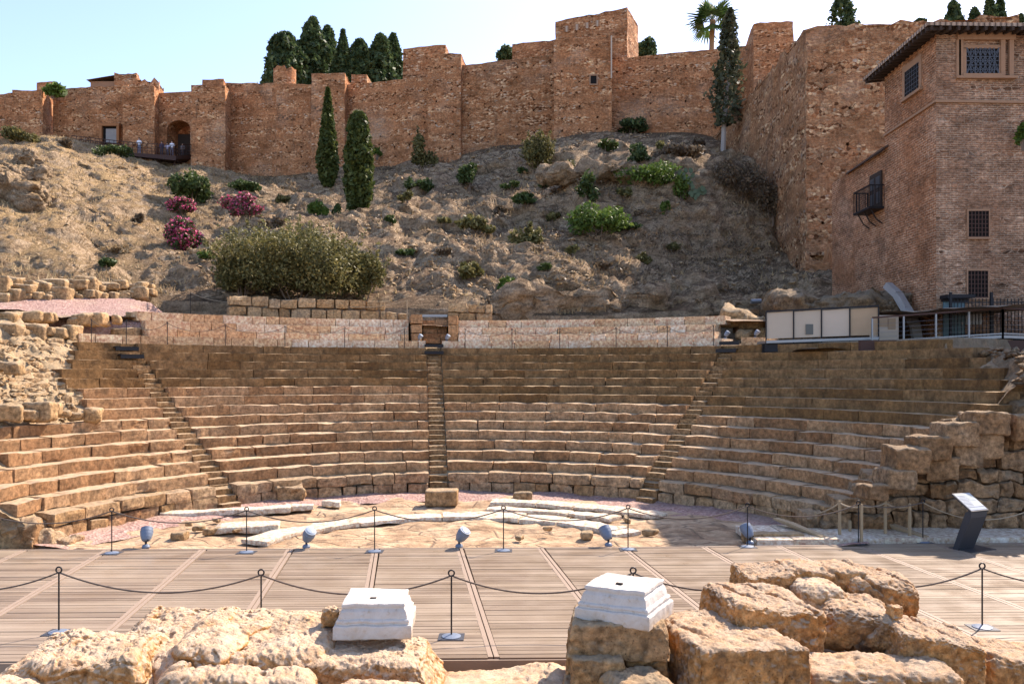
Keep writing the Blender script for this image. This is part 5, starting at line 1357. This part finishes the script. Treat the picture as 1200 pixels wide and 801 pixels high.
person(189.5, 87.1, 1.6, (.06, .05, .10), (.05, .05, .07), "person in dark clothes on the footbridge", 0)
person(196, 87.3, 1.55, (.55, .5, .6), (.10, .10, .14), "person in a lilac top behind the footbridge railing", 1)
person(201.5, 87.0, 1.72, (.82, .84, .9), (.16, .15, .2), "person in a pale shirt leaning on the bridge railing by the gate", 1)
person(214, 87.8, 1.6, (.20, .16, .15), (.06, .05, .06), "person in brown on the bridge end inside the gate", 0)

# ------------------------------------------------------------------ RIGHT WALKWAY, boards, railings
def walkway():
    L0, L1 = np.array(P(898, 399, 31.5)), np.array(P(1030, 394.5, 30.6)); R0_, R1, R2 = np.array(P(1022, 402, 30.2)), np.array(P(1175, 392.5, 28.8)), np.array(P(1290, 397, 28.6))
    root = thing("walkway", "raised metal walkway with glazed railings below the brick house", "walkway", (0, 0, 0))
    dk = MB()
    for a, b in ((L0, L1), (R0_, R1), (R1, R2)):
        w2 = np.array([0, 1.7, 0]); t = np.array([0, 0, .1])
        dk.add([a, b, b + w2, a + w2, a - t, b - t, b + w2 - t, a + w2 - t], [(0, 1, 2, 3), (7, 6, 5, 4), (0, 4, 5, 1), (1, 5, 6, 2), (2, 6, 7, 3), (3, 7, 4, 0)])
    dk.build("walkway_deck", M_galv, root)
    ub = MB()
    for a, b in ((L0, L1), (R0_, R1), (R1, R2)):
        ub.bar(a + (0, .25, -.28), b + (0, .25, -.28), .08, .16)
        n = 5
        for k in range(n + 1): p = a + (b - a) * k / n; ub.bar(p + (0, .3, -1.0), p + (0, .3, -.12), .06)
    ub.build("support_beam", M_black, root)
    rl = MB(); tp = MB(); gl = MB()
    for a, b, n in ((R0_, R1, 4), (R1, R2, 3)):
        for k in range(n + 1):
            p = a + (b - a) * k / n; rl.bar(p - (0, 0, .15), p + (0, 0, .93), .028)
        tp.bar(a + (0, 0, .95), b + (0, 0, .95), .035, .03); rl.bar(a + (0, 0, .06), b + (0, 0, .06), .022)
        for hh in (.22, .38, .54, .70): rl.tube([a + (0, .03, hh), b + (0, .03, hh)], .005, 4)
    rl.build("railing_post", M_galv, root); tp.build("handrail", M_corten, root)
    # board screen on the left half
    bs = thing("information_screen", "long beige board screen with faded pictures along the walkway", "board screen", tuple(L0))
    d_ = (L1 - L0); pn = MB(); n = 4
    M_cols = [M_panel, M_panel, flat("faded_photo_print", (.58, .47, .36), .7, 0, .3, 1.5), flat("ochre_print", (.52, .36, .22), .7, 0, .6, 1.2)]
    for k in range(n):
        a = d_ * (k / n) + d_ * .004; b = d_ * ((k + 1) / n) - d_ * .004
        hl = np.linalg.norm(b - a) / 2; ang = atan2(d_[1], d_[0])
        m_ = MB().add([a + (0, .06, .08), b + (0, .06, .08), b + (0, .06, 1.12), a + (0, .06, 1.08), a + (0, .10, .08), b + (0, .10, .08), b + (0, .10, 1.12), a + (0, .10, 1.08)], [(0, 1, 2, 3), (7, 6, 5, 4), (0, 4, 5, 1), (1, 5, 6, 2), (2, 6, 7, 3), (3, 7, 4, 0)])
        m_.build("board", M_cols[k], bs)
        if k == 1:
            c = a + (b - a) * .62; MB().box(c + np.array([0, .045, .38]), (.19, .008, .2)).build("picture", flat("dark_print", (.14, .14, .12), .7), bs)
    fr = MB(); fr.bar((0, .02, 1.13), d_ + (0, .02, 1.17), .03)
    for k in range(5): p = d_ * (k / 4); fr.bar(p + (0, .03, -.3), p + (0, .03, 1.12), .02)
    fr.build("frame", M_black, bs)
    b2 = thing("notice_board", "beige notice board with pictures behind the railing left end", "notice board", tuple(P(1036, 401, 31.4)))
    MB().box((0, 0, .55), (.55, .03, .5)).build("board", M_cols[2], b2); MB().box((-.15, -.035, .8), (.3, .006, .2)).box((.28, -.035, .72), (.15, .006, .22)).build("picture", M_cols[3], b2); MB().box((.1, -.035, .3), (.4, .006, .12)).build("caption_panel", M_panel, b2)
    # dark fence behind
    fn = thing("iron_fence", "tall dark iron bar fence in front of the brick house", "fence", tuple(P(1105, 396, 31.8)))
    f = MB(); bars = MB()
    for x_ in np.arange(.3, 8, .14): bars.bar((x_, 0, 0), (x_, 0, 1.55), .012)
    for z_ in (.15, 1.4): f.bar((.3, 0, z_), (8, 0, z_), .02)
    for x_ in (.3, 1.9, 3.3, 5, 7): f.bar((x_, .0, -.2), (x_, 0, 1.8), .045)
    bars.build("bar", M_black, fn); f.build("frame", M_black, fn)
    # brown wall under the walkway right end
    wv = MB().box((15.8, 28.9, 4.55), (3.4, .12, .75)); tag(wv.build("retaining_panel", M_corten), "dark brown panel wall under the right end of the walkway", "panel wall")
walkway()
mbp = MB().tube([P(880, 353, 41), P(918, 351.5, 41)], .12, 8); tag(mbp.build("drain_pipe", M_galv), "grey pipe lying on the ground above the right steps", "pipe")
# steps right of the pale wall
st = MB()
for i in range(6): st.box(P(880, 388 - i * 4.6, 37.0 + i * .35), (.75, .3, .09), .05)
tag(st.build("stone_steps", M_rubdark), "dark rough steps climbing beside the right end of the pale wall", "steps")

# ------------------------------------------------------------------ BARRIER POSTS AND ROPES
def stanchion(loc, label, group, ring=True, H=1.0, square=False):
    root = thing("barrier_post", label, "barrier post", loc, group)
    b = MB()
    b.lathe([(.15, .004), (.15, .022), (.10, .035), (.03, .045)], sides=22)
    b.build("base_disc", M_lampb, root)
    MB().box((0, 0, .004), (.2, .17, .006)).build("base_plate", M_steel, root)
    MB().lathe([(.013, .03), (.013, H - .05)], sides=8).build("pole", M_black, root)
    if ring: MB().torus((0, 0, H), .045, .013).build("ring", M_black, root)
    return root
def rope(a, b, sag, label, group, mat=M_rope, r=.014, name="barrier_rope"):
    a, b = np.array(a, float), np.array(b, float); u = np.linspace(0, 1, 26)[:, None]
    p = a + (b - a) * u; p[:, 2] -= sag * 4 * (u[:, 0] * (1 - u[:, 0]))
    return tag(MB().tube(p, r, 6).build(name, mat, smooth=True), label, "rope", group)
ords = ["first", "second", "third", "fourth", "fifth", "sixth", "seventh", "eighth", "ninth", "tenth", "eleventh", "twelfth"]
far = [(-25, 649), (131, 648), (289, 647), (439, 646), (590, 645), (736, 643.5), (876, 640.5), (1006, 637), (1081.5, 635)]
fp_ = [G(*q, 0) for q in far]; fps = [fp_[i] for i in range(len(far))]
for i, p in enumerate(fps):
    if i == 0: continue
    stanchion(p, "slim black barrier post on the far deck edge, %s from the left" % ords[i - 1], "barrier posts on the far deck edge")
for i in range(len(fps) - 1):
    a, b = np.array(fps[i]), np.array(fps[i + 1]); rope(a + (0, 0, .97), b + (0, 0, .97), .28 if i < 7 else .1, "barrier rope on the far deck edge, %s swag from the left" % ords[i], "ropes on the far deck edge")
rope(np.array(fps[-1]) + (0, 0, .97), np.array(G(1225, 634, 0)) + (0, 0, .95), .42, "pale rope hanging behind the lectern to the right edge", None, M_ropep)
near = [(-140, 741), (69, 741), (306, 745), (529, 746), (742, 742), (944, 739), (1151, 735), (1370, 733)]
nps = [G(*q, 0) for q in near]
for i, p in enumerate(nps):
    if i in (0, 7): continue
    stanchion(p, "slim black barrier post on the near deck edge, %s from the left" % ords[i - 1], "barrier posts on the near deck edge", True, 1.0)
for i in range(len(nps) - 1):
    a, b = np.array(nps[i]), np.array(nps[i + 1]); rope(a + (0, 0, .96), b + (0, 0, .96), .3, "dark barrier rope on the near deck edge, %s swag from the left" % ords[i], "ropes on the near deck edge")
# light ropes in front of the pale upper tier
up_px = [107, 148, 196, 264, 334, 404, 474]; up_px2 = [545, 600, 656, 722, 782, 836]
for grp, lst, nm in (("left", up_px, "left"), ("right", up_px2, "right")):
    pts = []
    for i, px in enumerate(lst):
        R = Rk(14) + .35; x, y, z = pol(th_at(px, R), R, Zk(14)); pts.append(np.array((x, y, z)))
        root = thing("rope_stake", "thin dark stake before the pale wall %s of the middle stairway, %s from the left" % (nm, ords[i]), "stake", (x, y, z), "stakes before the pale wall")
        MB().lathe([(.016, -.02), (.016, .85)], sides=6).build("rod", M_black, root); MB().torus((0, 0, .86), .03, .01, n=10, m=5).build("ring", M_black, root)
    for i in range(len(pts) - 1): rope(pts[i] + (0, 0, .84), pts[i + 1] + (0, 0, .84), .3, "thin rope before the pale wall %s of the middle stairway, %s swag from the left" % (nm, ords[i]), "ropes before the pale wall", M_rope, .012)
tops = [(223, 349), (300, 356), (380, 360), (477, 358)]
tp_ = [np.array(P(px, py + 10, 39.8)) for px, py in tops]
for i, p in enumerate(tp_):
    root = thing("rope_stake", "thin stake on top of the pale upper wall, %s from the left" % ords[i], "stake", tuple(p), "stakes on the pale wall")
    MB().lathe([(.016, -.4), (.016, .7)], sides=6).build("rod", M_ropep if i == 3 else M_black, root)
for i in range(3): rope(tp_[i] + (0, 0, .68), tp_[i + 1] + (0, 0, .68), .3, "pale rope strung on top of the pale wall, %s swag from the left" % ords[i], "ropes on the pale wall", M_ropep, .014)

# spot lamps
def spot(loc, label, s=1.0, rz=0.0, group=None):
    root = thing("spotlight", label, "spotlight", loc, group); 
    MB().lathe([(.075 * s, 0), (.08 * s, .03 * s), (.06 * s, .06 * s), (.03 * s, .075 * s)], sides=18).build("base", M_lampb, root, smooth=False)
    MB().lathe([(.022 * s, .06 * s), (.022 * s, .16 * s)], sides=10).bar((-.075 * s, 0, .16 * s), (.075 * s, 0, .16 * s), .012 * s).build("neck", M_black, root)
    a = radians(24); c_, s_ = cos(a), sin(a); Mx = np.array([[1, 0, 0], [0, c_, -s_], [0, s_, c_]])
    Mx = np.array([[cos(.5), 0, sin(.5)], [0, 1, 0], [-sin(.5), 0, cos(.5)]]) @ Mx
    prof = [(.05, -.02), (.075, .0), (.10, .05), (.118, .12), (.122, .17), (.125, .172), (.125, .20), (.118, .205), (.118, .26), (.112, .262)]
    hd = MB().lathe([(r * s, z * s) for r, z in prof], (0, 0, .15 * s), 24, Mx); h = hd.build("lamp_head", M_lampb, root, smooth=False)
    g = MB().lathe([(.105 * s, .262 * s), (.08 * s, .278 * s), (.03 * s, .285 * s)], (0, 0, .15 * s), 20, Mx).build("lens", M_glassl, h)
    root.rotation_euler = (0, 0, rz); return root
for (px, py, rz), lab in zip([(171, 641.5, 2.6), (359, 641.5, 0), (538, 641, 0.2), (713, 639.5, 2.9), (879, 637, 2.8)], ("leftmost", "second from left", "middle", "fourth from left", "rightmost")):
    x, y, _ = G(px, py, 0); spot((x, y, .002), "blue-grey barrel spotlight on the far deck edge, %s" % lab, 1.18, rz, "spotlights on the far deck edge")
for px, py, lab in [(491, 396, "small spotlight at the left pier of the middle stairway"), (523, 396, "small spotlight at the right pier of the middle stairway"), (850, 393, "small spotlight right of the pale wall, left of a pair"), (885, 393, "small spotlight right of the pale wall, right of a pair")]:
    p = pol(th_at(px, 19.2), 19.2, 5.6); spot(p, lab, .85, .3, "small spotlights on the landing")

# information lectern
def lectern():
    x, y, _ = G(1131, 643, 0); root = thing("information_lectern", "slanted anthracite metal information lectern standing on the deck", "lectern", (x, y, .004)); root.rotation_euler = (0, 0, radians(24))
    w_ = .29
    def sheet(prof, name, mat, hw, par=root):
        n = len(prof); V = [(-hw, s_, z_) for s_, z_ in prof] + [(hw, s_, z_) for s_, z_ in prof]
        Fc = [tuple(range(n)), tuple(range(2 * n - 1, n - 1, -1))] + [(i, n + i, n + (i + 1) % n, (i + 1) % n) for i in range(n)]
        return part(name, V, Fc, mat, par)
    sheet([(.12, 0.0), (-.02, 0.0), (-.34, .80), (-.36, .95), (-.30, .97), (-.20, .90)], "column", M_lect, w_ * .92)
    sheet([(-.38, .955), (-.36, .925), (.14, 1.27), (.12, 1.30)], "panel_tray", M_lect, w_)
    n_ = np.array([0, -(1.3 - .955), .5]); n_ /= np.linalg.norm(n_)
    def on(u0, u1, v0, v1, name, mat, h=.004):
        a = np.array([-.38, .955]); b = np.array([.12, 1.30]); t = b - a; nn = np.array([-t[1], t[0]]) / np.linalg.norm(t)
        V = []
        for e in (0, h):
            for (u, v) in ((u0, v0), (u1, v0), (u1, v1), (u0, v1)): q = a + t * v + nn * (.002 + e); V.append((u * w_, q[0], q[1]))
        return part(name, V, [(3, 2, 1, 0), (4, 5, 6, 7), (0, 1, 5, 4), (1, 2, 6, 5), (2, 3, 7, 6), (3, 0, 4, 7)], mat, root)
    pl = flat("printed_panel", (.30, .35, .39), .35, 0, .1); on(-.93, .93, .22, .95, "printed_panel", pl)
    on(-.93, .93, .05, .2, "caption_strip", flat("blue_grey_strip", (.30, .35, .42), .3), .004)
    on(.05, .85, .55, .85, "picture", flat("panel_picture", (.36, .42, .40), .3, 0, .5, 12), .0065)
    V = []; ln = MB()
    for i in range(8):
        a = np.array([-.38, .955]); b = np.array([.12, 1.30]); t = b - a; nn = np.array([-t[1], t[0]]) / np.linalg.norm(t); q = a + t * (.30 + .075 * i) + nn * .008
        ln.box((-.42 * w_, q[0], q[1]), (.42 * w_ * (1 if i % 3 else .8), .006, .002))
    ln.build("text_line", flat("panel_ink", (.16, .18, .2), .4), root)
    MB().box((.18, -.05, .006), (.42, .3, .008)).build("base_plate", M_lect, root)
lectern()

# wooden posts, hemp ropes and plank ramps by the platform
wp = [(959, 632, 583), (983, 640, 591.5), (1007, 632, 588), (1038, 631, 585), (1065.5, 636, 590)]
wpp = []
for i, (px, yb, yt) in enumerate([(984, 626, 587), (1009.5, 637, 591), (1037.5, 625, 587), (1066, 633, 590), (956, 618, 600), (996, 622, 610)]):
    z = .12 if yb < 632 else 0.0
    x, y, _ = G(px, yb, z); Hh = (yb - yt) / F * y; wpp.append(np.array((x, y, z + Hh)))
    tag(MB().box((x, y, z + Hh / 2), (.027, .027, Hh / 2), .2).box((x, y, z + Hh + .008), (.021, .021, .008), .2).build("wooden_post", M_post), ("square wooden post at the back of the left plank ramp", "square wooden post at the front of the left plank ramp", "square wooden post at the back of the right plank ramp", "square wooden post at the front of the right plank ramp", "short wooden post low behind the left plank ramp", "short wooden post low between the two plank ramps")[i], "wooden post")
for a, b, sg, lab in ((4, 0, .04, "hemp rope sloping up to the back post of the left ramp"), (0, 1, .06, "hemp rope between the two posts of the left ramp"), (1, 2, .05, "hemp rope joining the left ramp to the right ramp"), (2, 3, .08, "hemp rope between the two posts of the right ramp")):
    rope(wpp[a] - (0, 0, .04), wpp[b] - (0, 0, .04), sg, lab, None, M_ropep, .02)
for lab, pa, pb_p, in (("wooden plank ramp beside the left wooden posts", (925, 612), (965, 629)), ("wooden plank ramp beside the right wooden posts", (1028, 608), (1085, 629))):
    a, b = np.array(G(*pa, .28)), np.array(G(*pb_p, .12)); m_ = MB()
    for k in range(4): o_ = np.array([-.05 * k, .2 * k, 0]); m_.bar(a + o_, b + o_, .09, .025)
    tag(m_.build("plank_ramp", M_post), lab, "ramp")

# ------------------------------------------------------------------ FOREGROUND ROCKS AND MARBLE BLOCKS
def rock(c, h, rz, mat, label, seed, n=74, amp=.13, freq=1.1, rad=.22, tilt=(0, 0), strat=.0, name="rock", cat="rock", ledge=.0):
    h = np.array(h, float); mx = h.max(); nn = tuple(max(20, int(n * q / mx)) for q in h)
    V, Fc, nr = rbox(h, nn, min(rad, h.min() * .8)); W = V + np.array([seed * 7.7, seed * 3.1, seed * 1.9])
    d1 = fbm(W, freq, 2, seed); Wd = W + vec_noise(W, 2.5, 2, seed + 3) * .12
    f1, f2 = worley(Wd, freq * 1.7, seed + 7); crk = np.clip(1 - (f2 - f1) / .16, 0, 1)
    g1, g2 = worley(Wd * np.array([1, 1, 1.6]), freq * 4.6, seed + 9); cr2 = np.clip(1 - (g2 - g1) / .2, 0, 1)
    d2 = fbm(W, freq * 5, 4, seed + 13, .6); fine = fbm(W, 14, 4, seed + 17, .65)
    pit = np.clip((fbm(W, 8, 3, seed + 19) - .28) * 3, 0, 1); face = (f1 - .5) * .55
    disp = amp * (d1 * .6 - face * .45 - .30 * crk * np.clip(d1 + .2, 0, 1) - .04 * cr2 + .10 * d2) - .022 * pit * (.3 + amp * 5) + .010 * fine
    h1, h2 = worley(Wd, 4.2, seed + 31); k1, k2 = worley(Wd, 9.5, seed + 33); hm_ = np.clip(fbm(W, 1.6, 2, seed + 35) * 2 + .15, 0, 1)
    disp -= .065 * hm_ * np.clip(1 - h1 / .34, 0, 1) ** .7 + .022 * np.clip(hm_ + .25, 0, 1) * np.clip(1 - k1 / .36, 0, 1) ** .7
    if ledge:
        q_ = (W[:, 2] + .10 * d1 + .16 * W[:, 0]) * 4.2; fr_ = q_ - np.floor(q_); disp += ledge * (np.clip(fr_ * 5, 0, 1) - .8 * fr_)
    if strat:
        gl = np.abs(((W[:, 0] * .95 + W[:, 1] * .3 + .22 * d1 + .03 * d2) * 1.9) % 1 - .5); disp -= 6.0 * strat * np.clip(1 - gl / .09, 0, 1) * np.clip(.6 + d1, 0, 1)
    if strat: disp += strat * 1.6 * (np.abs(((W[:, 2] + .12 * d1 + .25 * W[:, 0]) * 5) % 1 - .5) - .25) * (1 + d2)
    V = V + nr * disp[:, None] + vec_noise(W, freq * .8, 2, seed + 23) * amp * .6 + vec_noise(W, 16, 3, seed + 29) * .007
    tp = (.16 if mat is M_rockL else .05) * (-V[:, 2] / h[2]); V[:, 0] *= 1 + tp; V[:, 1] *= 1 + tp
    o = mesh_obj(name, V, Fc, mat); o.location = c; o.rotation_euler = (tilt[0], tilt[1], rz); return tag(o, label, cat)
def RP(px, py, d, dz=0.0): x, y, z = P(px, py, d); return (x, y, z + dz)
# left group
def rockb(x0, x1, yt, yf, yb, df, rz, mat, label, seed, n=90, amp=.09, freq=1.1, rad=.16, tilt=(0, 0), strat=.0, ledge=.0):
    """rock whose top runs from photo row yf (front edge, at depth df) back to row yt; yb is its foot"""
    zt = ZY(yf, df); zb = ZY(yb, df); db = F * (CAMZ - zt) / (yt - HOR); dep = min(max(db - df, .5), 2.2)
    hw = (x1 - x0) / 2 / F * (df + dep * .4) * .95
    c = ((x0 + x1) / 2 - 600) / F * (df + dep / 2)
    return rock((c, df + dep / 2, (zt + zb) / 2), (hw, dep / 2, (zt - zb) / 2), rz, mat, label, seed, n, amp, freq, rad, tilt, strat, ledge=ledge)
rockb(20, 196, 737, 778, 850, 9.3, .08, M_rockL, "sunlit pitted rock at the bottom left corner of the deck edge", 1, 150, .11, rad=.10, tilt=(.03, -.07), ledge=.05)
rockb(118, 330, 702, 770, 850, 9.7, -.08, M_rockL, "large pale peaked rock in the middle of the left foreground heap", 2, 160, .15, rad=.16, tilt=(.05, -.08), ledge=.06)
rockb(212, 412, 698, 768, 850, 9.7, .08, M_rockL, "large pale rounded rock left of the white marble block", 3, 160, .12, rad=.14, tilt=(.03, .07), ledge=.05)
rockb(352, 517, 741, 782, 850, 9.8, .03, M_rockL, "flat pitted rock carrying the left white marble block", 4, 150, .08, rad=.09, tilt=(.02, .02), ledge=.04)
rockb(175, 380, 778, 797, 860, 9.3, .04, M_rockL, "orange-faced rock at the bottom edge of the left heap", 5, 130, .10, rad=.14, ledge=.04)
rock(RP(386, 722, 11.0), (.12, .11, .15), .2, M_rockL, "small knob of stone standing beside the left marble block", 6, 26, .04, 2.5, .06)
rockb(-20, 60, 790, 805, 850, 9.0, .3, M_rockL, "low rock at the far bottom left", 7, 60, .07)
rockb(385, 508, 790, 806, 850, 9.2, -.1, M_rockL, "low pale rock at the bottom below the left marble block", 8, 80, .08, rad=.2)
# flat stones under the deck edge
rock(RP(590, 808, 10.7), (1.0, .5, .2), .05, M_rockL, "flat pale rock under the deck edge in the middle", 9, 60, .07)
rock(RP(640, 802, 10.9), (.5, .4, .16), -.2, M_rockL, "small flat stone left of the block pillar", 10, 40, .05)
# right group
rockb(772, 920, 712, 762, 840, 9.5, .22, M_rockR, "big squared orange rock right of the block pillar", 11, 120, .06, .8, .06, (.02, .06), .016)
rockb(828, 952, 683, 712, 800, 10.6, .26, M_rockR, "long grooved rock lying behind the squared orange rock", 12, 120, .08, .9, .12, (.04, .10), .020)
rockb(860, 924, 657, 672, 720, 11.9, .1, M_rockR, "pale squared rock at the back left of the right heap", 13, 90, .06, 1.0, .07, (.0, .02))
rockb(908, 1012, 653, 668, 715, 12.0, -.05, M_rockR, "flat worn slab at the back of the right heap", 14, 80, .05, 1.0, .09, (.02, .0), .008)
rockb(985, 1070, 662, 682, 730, 11.7, -.15, M_rockR, "overhanging brown rock at the back right of the right heap", 15, 90, .07, 1.1, .18, (.04, .08), .014)
rockb(950, 1048, 692, 716, 770, 10.9, -.2, M_rockR, "dark grey rounded boulder in the middle of the right heap", 16, 90, .08, 1.3, .25, (.05, .10), .014)
rockb(1032, 1140, 720, 750, 815, 10.3, -.12, M_rockR, "orange boulder with a grey flat top at the right of the heap", 17, 110, .07, 1.0, .10, (.03, .14), .012)
rockb(1122, 1260, 746, 776, 850, 10.5, .1, M_rockR, "sloping rock mass at the bottom right corner", 18, 80, .10, 1.0, .2, (.05, .12))
rockb(925, 1125, 762, 792, 850, 9.8, .0, M_rockR, "low eroded rock bed between the right boulders at the bottom edge", 19, 90, .09, 1.3)
rockb(925, 985, 672, 690, 730, 11.4, .1, M_rockL, "small pale sunlit slab wedged between the rocks of the right heap", 21, 60, .04)
rock(RP(1047, 716, 11.0), (.11, .10, .12), .3, M_rockR, "small knob of stone on the overhanging rock's right side", 20, 24, .04, 2.5, .06)
# pillar of blocks under the right marble block
def pblock(px, py, d, h, rz, label, seed, nm="stone_block"):
    rock(RP(px, py, d), h, rz, M_pillar, label, seed, 54, .035, 1.5, .05, name=nm, cat="stone block")
pblock(724, 738, 10.3, (.60, .52, .22), -.12, "mossy ochre block directly under the right white marble block", 31)
pblock(701, 785, 10.15, (.32, .5, .3), -.12, "lower left block of the pillar under the right marble block", 32)
pblock(756, 785, 10.25, (.28, .48, .3), -.1, "lower right block of the pillar under the right marble block", 33)
pblock(676, 775, 10.65, (.12, .35, .5), -.1, "narrow upright stone at the left side of the block pillar", 34)
pblock(715, 826, 9.9, (.6, .5, .22), -.1, "bottom block of the pillar at the lower edge", 35)
rock(RP(745, 806, 9.5), (.4, .35, .2), .3, M_pillar, "grey rough stone at the foot of the block pillar", 36, 44, .06)
def marble(c, w_, rz, label, seed, prof, chip):
    root = thing("marble_block", label, "marble block", c)
    n = 26; V = []; Fc = []
    P2 = []
    for (a, z) in prof: P2.append((a, z))
    # refine the profile
    Q = []
    for (a, z), (b, y) in zip(P2[:-1], P2[1:]):
        for k in range(3): Q.append((a + (b - a) * k / 3, z + (y - z) * k / 3))
    Q.append(P2[-1]); m_ = 4 * n
    ring = []
    for e in range(4):
        for k in range(n):
            u = -1 + 2 * k / n; ring.append([(u, -1), (1, u), (-u, 1), (-1, -u)][e])
    for a, z in Q:
        for (x, y) in ring: V.append((x * a * w_, y * a * w_ * .92, z))
    for i in range(len(Q) - 1):
        for k in range(m_): Fc.append((i * m_ + k, i * m_ + (k + 1) % m_, (i + 1) * m_ + (k + 1) % m_, (i + 1) * m_ + k))
    # top grid
    a, z = Q[-1]; g0 = len(V); N = n
    for j in range(N + 1):
        for i in range(N + 1): V.append(((-1 + 2 * i / N) * a * w_, (-1 + 2 * j / N) * a * w_ * .92, z))
    for j in range(N):
        for i in range(N): Fc.append((g0 + j * (N + 1) + i, g0 + j * (N + 1) + i + 1, g0 + (j + 1) * (N + 1) + i + 1, g0 + (j + 1) * (N + 1) + i))
    V = np.array(V); W = V + seed
    V = V + vec_noise(W, 2.2, 3, seed) * .012 + vec_noise(W, 11, 2, seed + 3) * .004
    cd = np.clip(fbm(W, 2.6, 3, seed + 6) - chip, 0, 1); edge = np.clip((np.maximum(np.abs(V[:, 0]), np.abs(V[:, 1]) / .92) / w_ - .72) * 4, 0, 1)
    V[:, :2] *= (1 - .35 * cd * edge)[:, None]; V[:, 2] -= .10 * cd * edge * (V[:, 2] > .1)
    part("block", V, Fc, M_marble, root); 
    hb = MB().box((-.05 * w_, -.25 * w_, Q[-1][1] + .0), (.04, .025, .012)); hb.build("clamp_hole", M_dark, root)
    root.rotation_euler = (0, 0, rz); return root
PR = [(.97, 0), (1.0, .015), (1.0, .16), (.985, .175), (.93, .178), (.925, .20), (.945, .215), (.93, .235), (.885, .25), (.87, .29), (.845, .34), (.79, .375), (.785, .395), (.815, .40), (.81, .43), (.79, .44)]
marble(RP(441, 736, 10.9), .50, .05, "white marble pedestal block with moulded sides on the left rocks", 3, PR, .85)
marble(RP(732, 722, 10.3), .49, -.5, "white marble pedestal block turned cornerwise on the block pillar", 9, PR, .55)
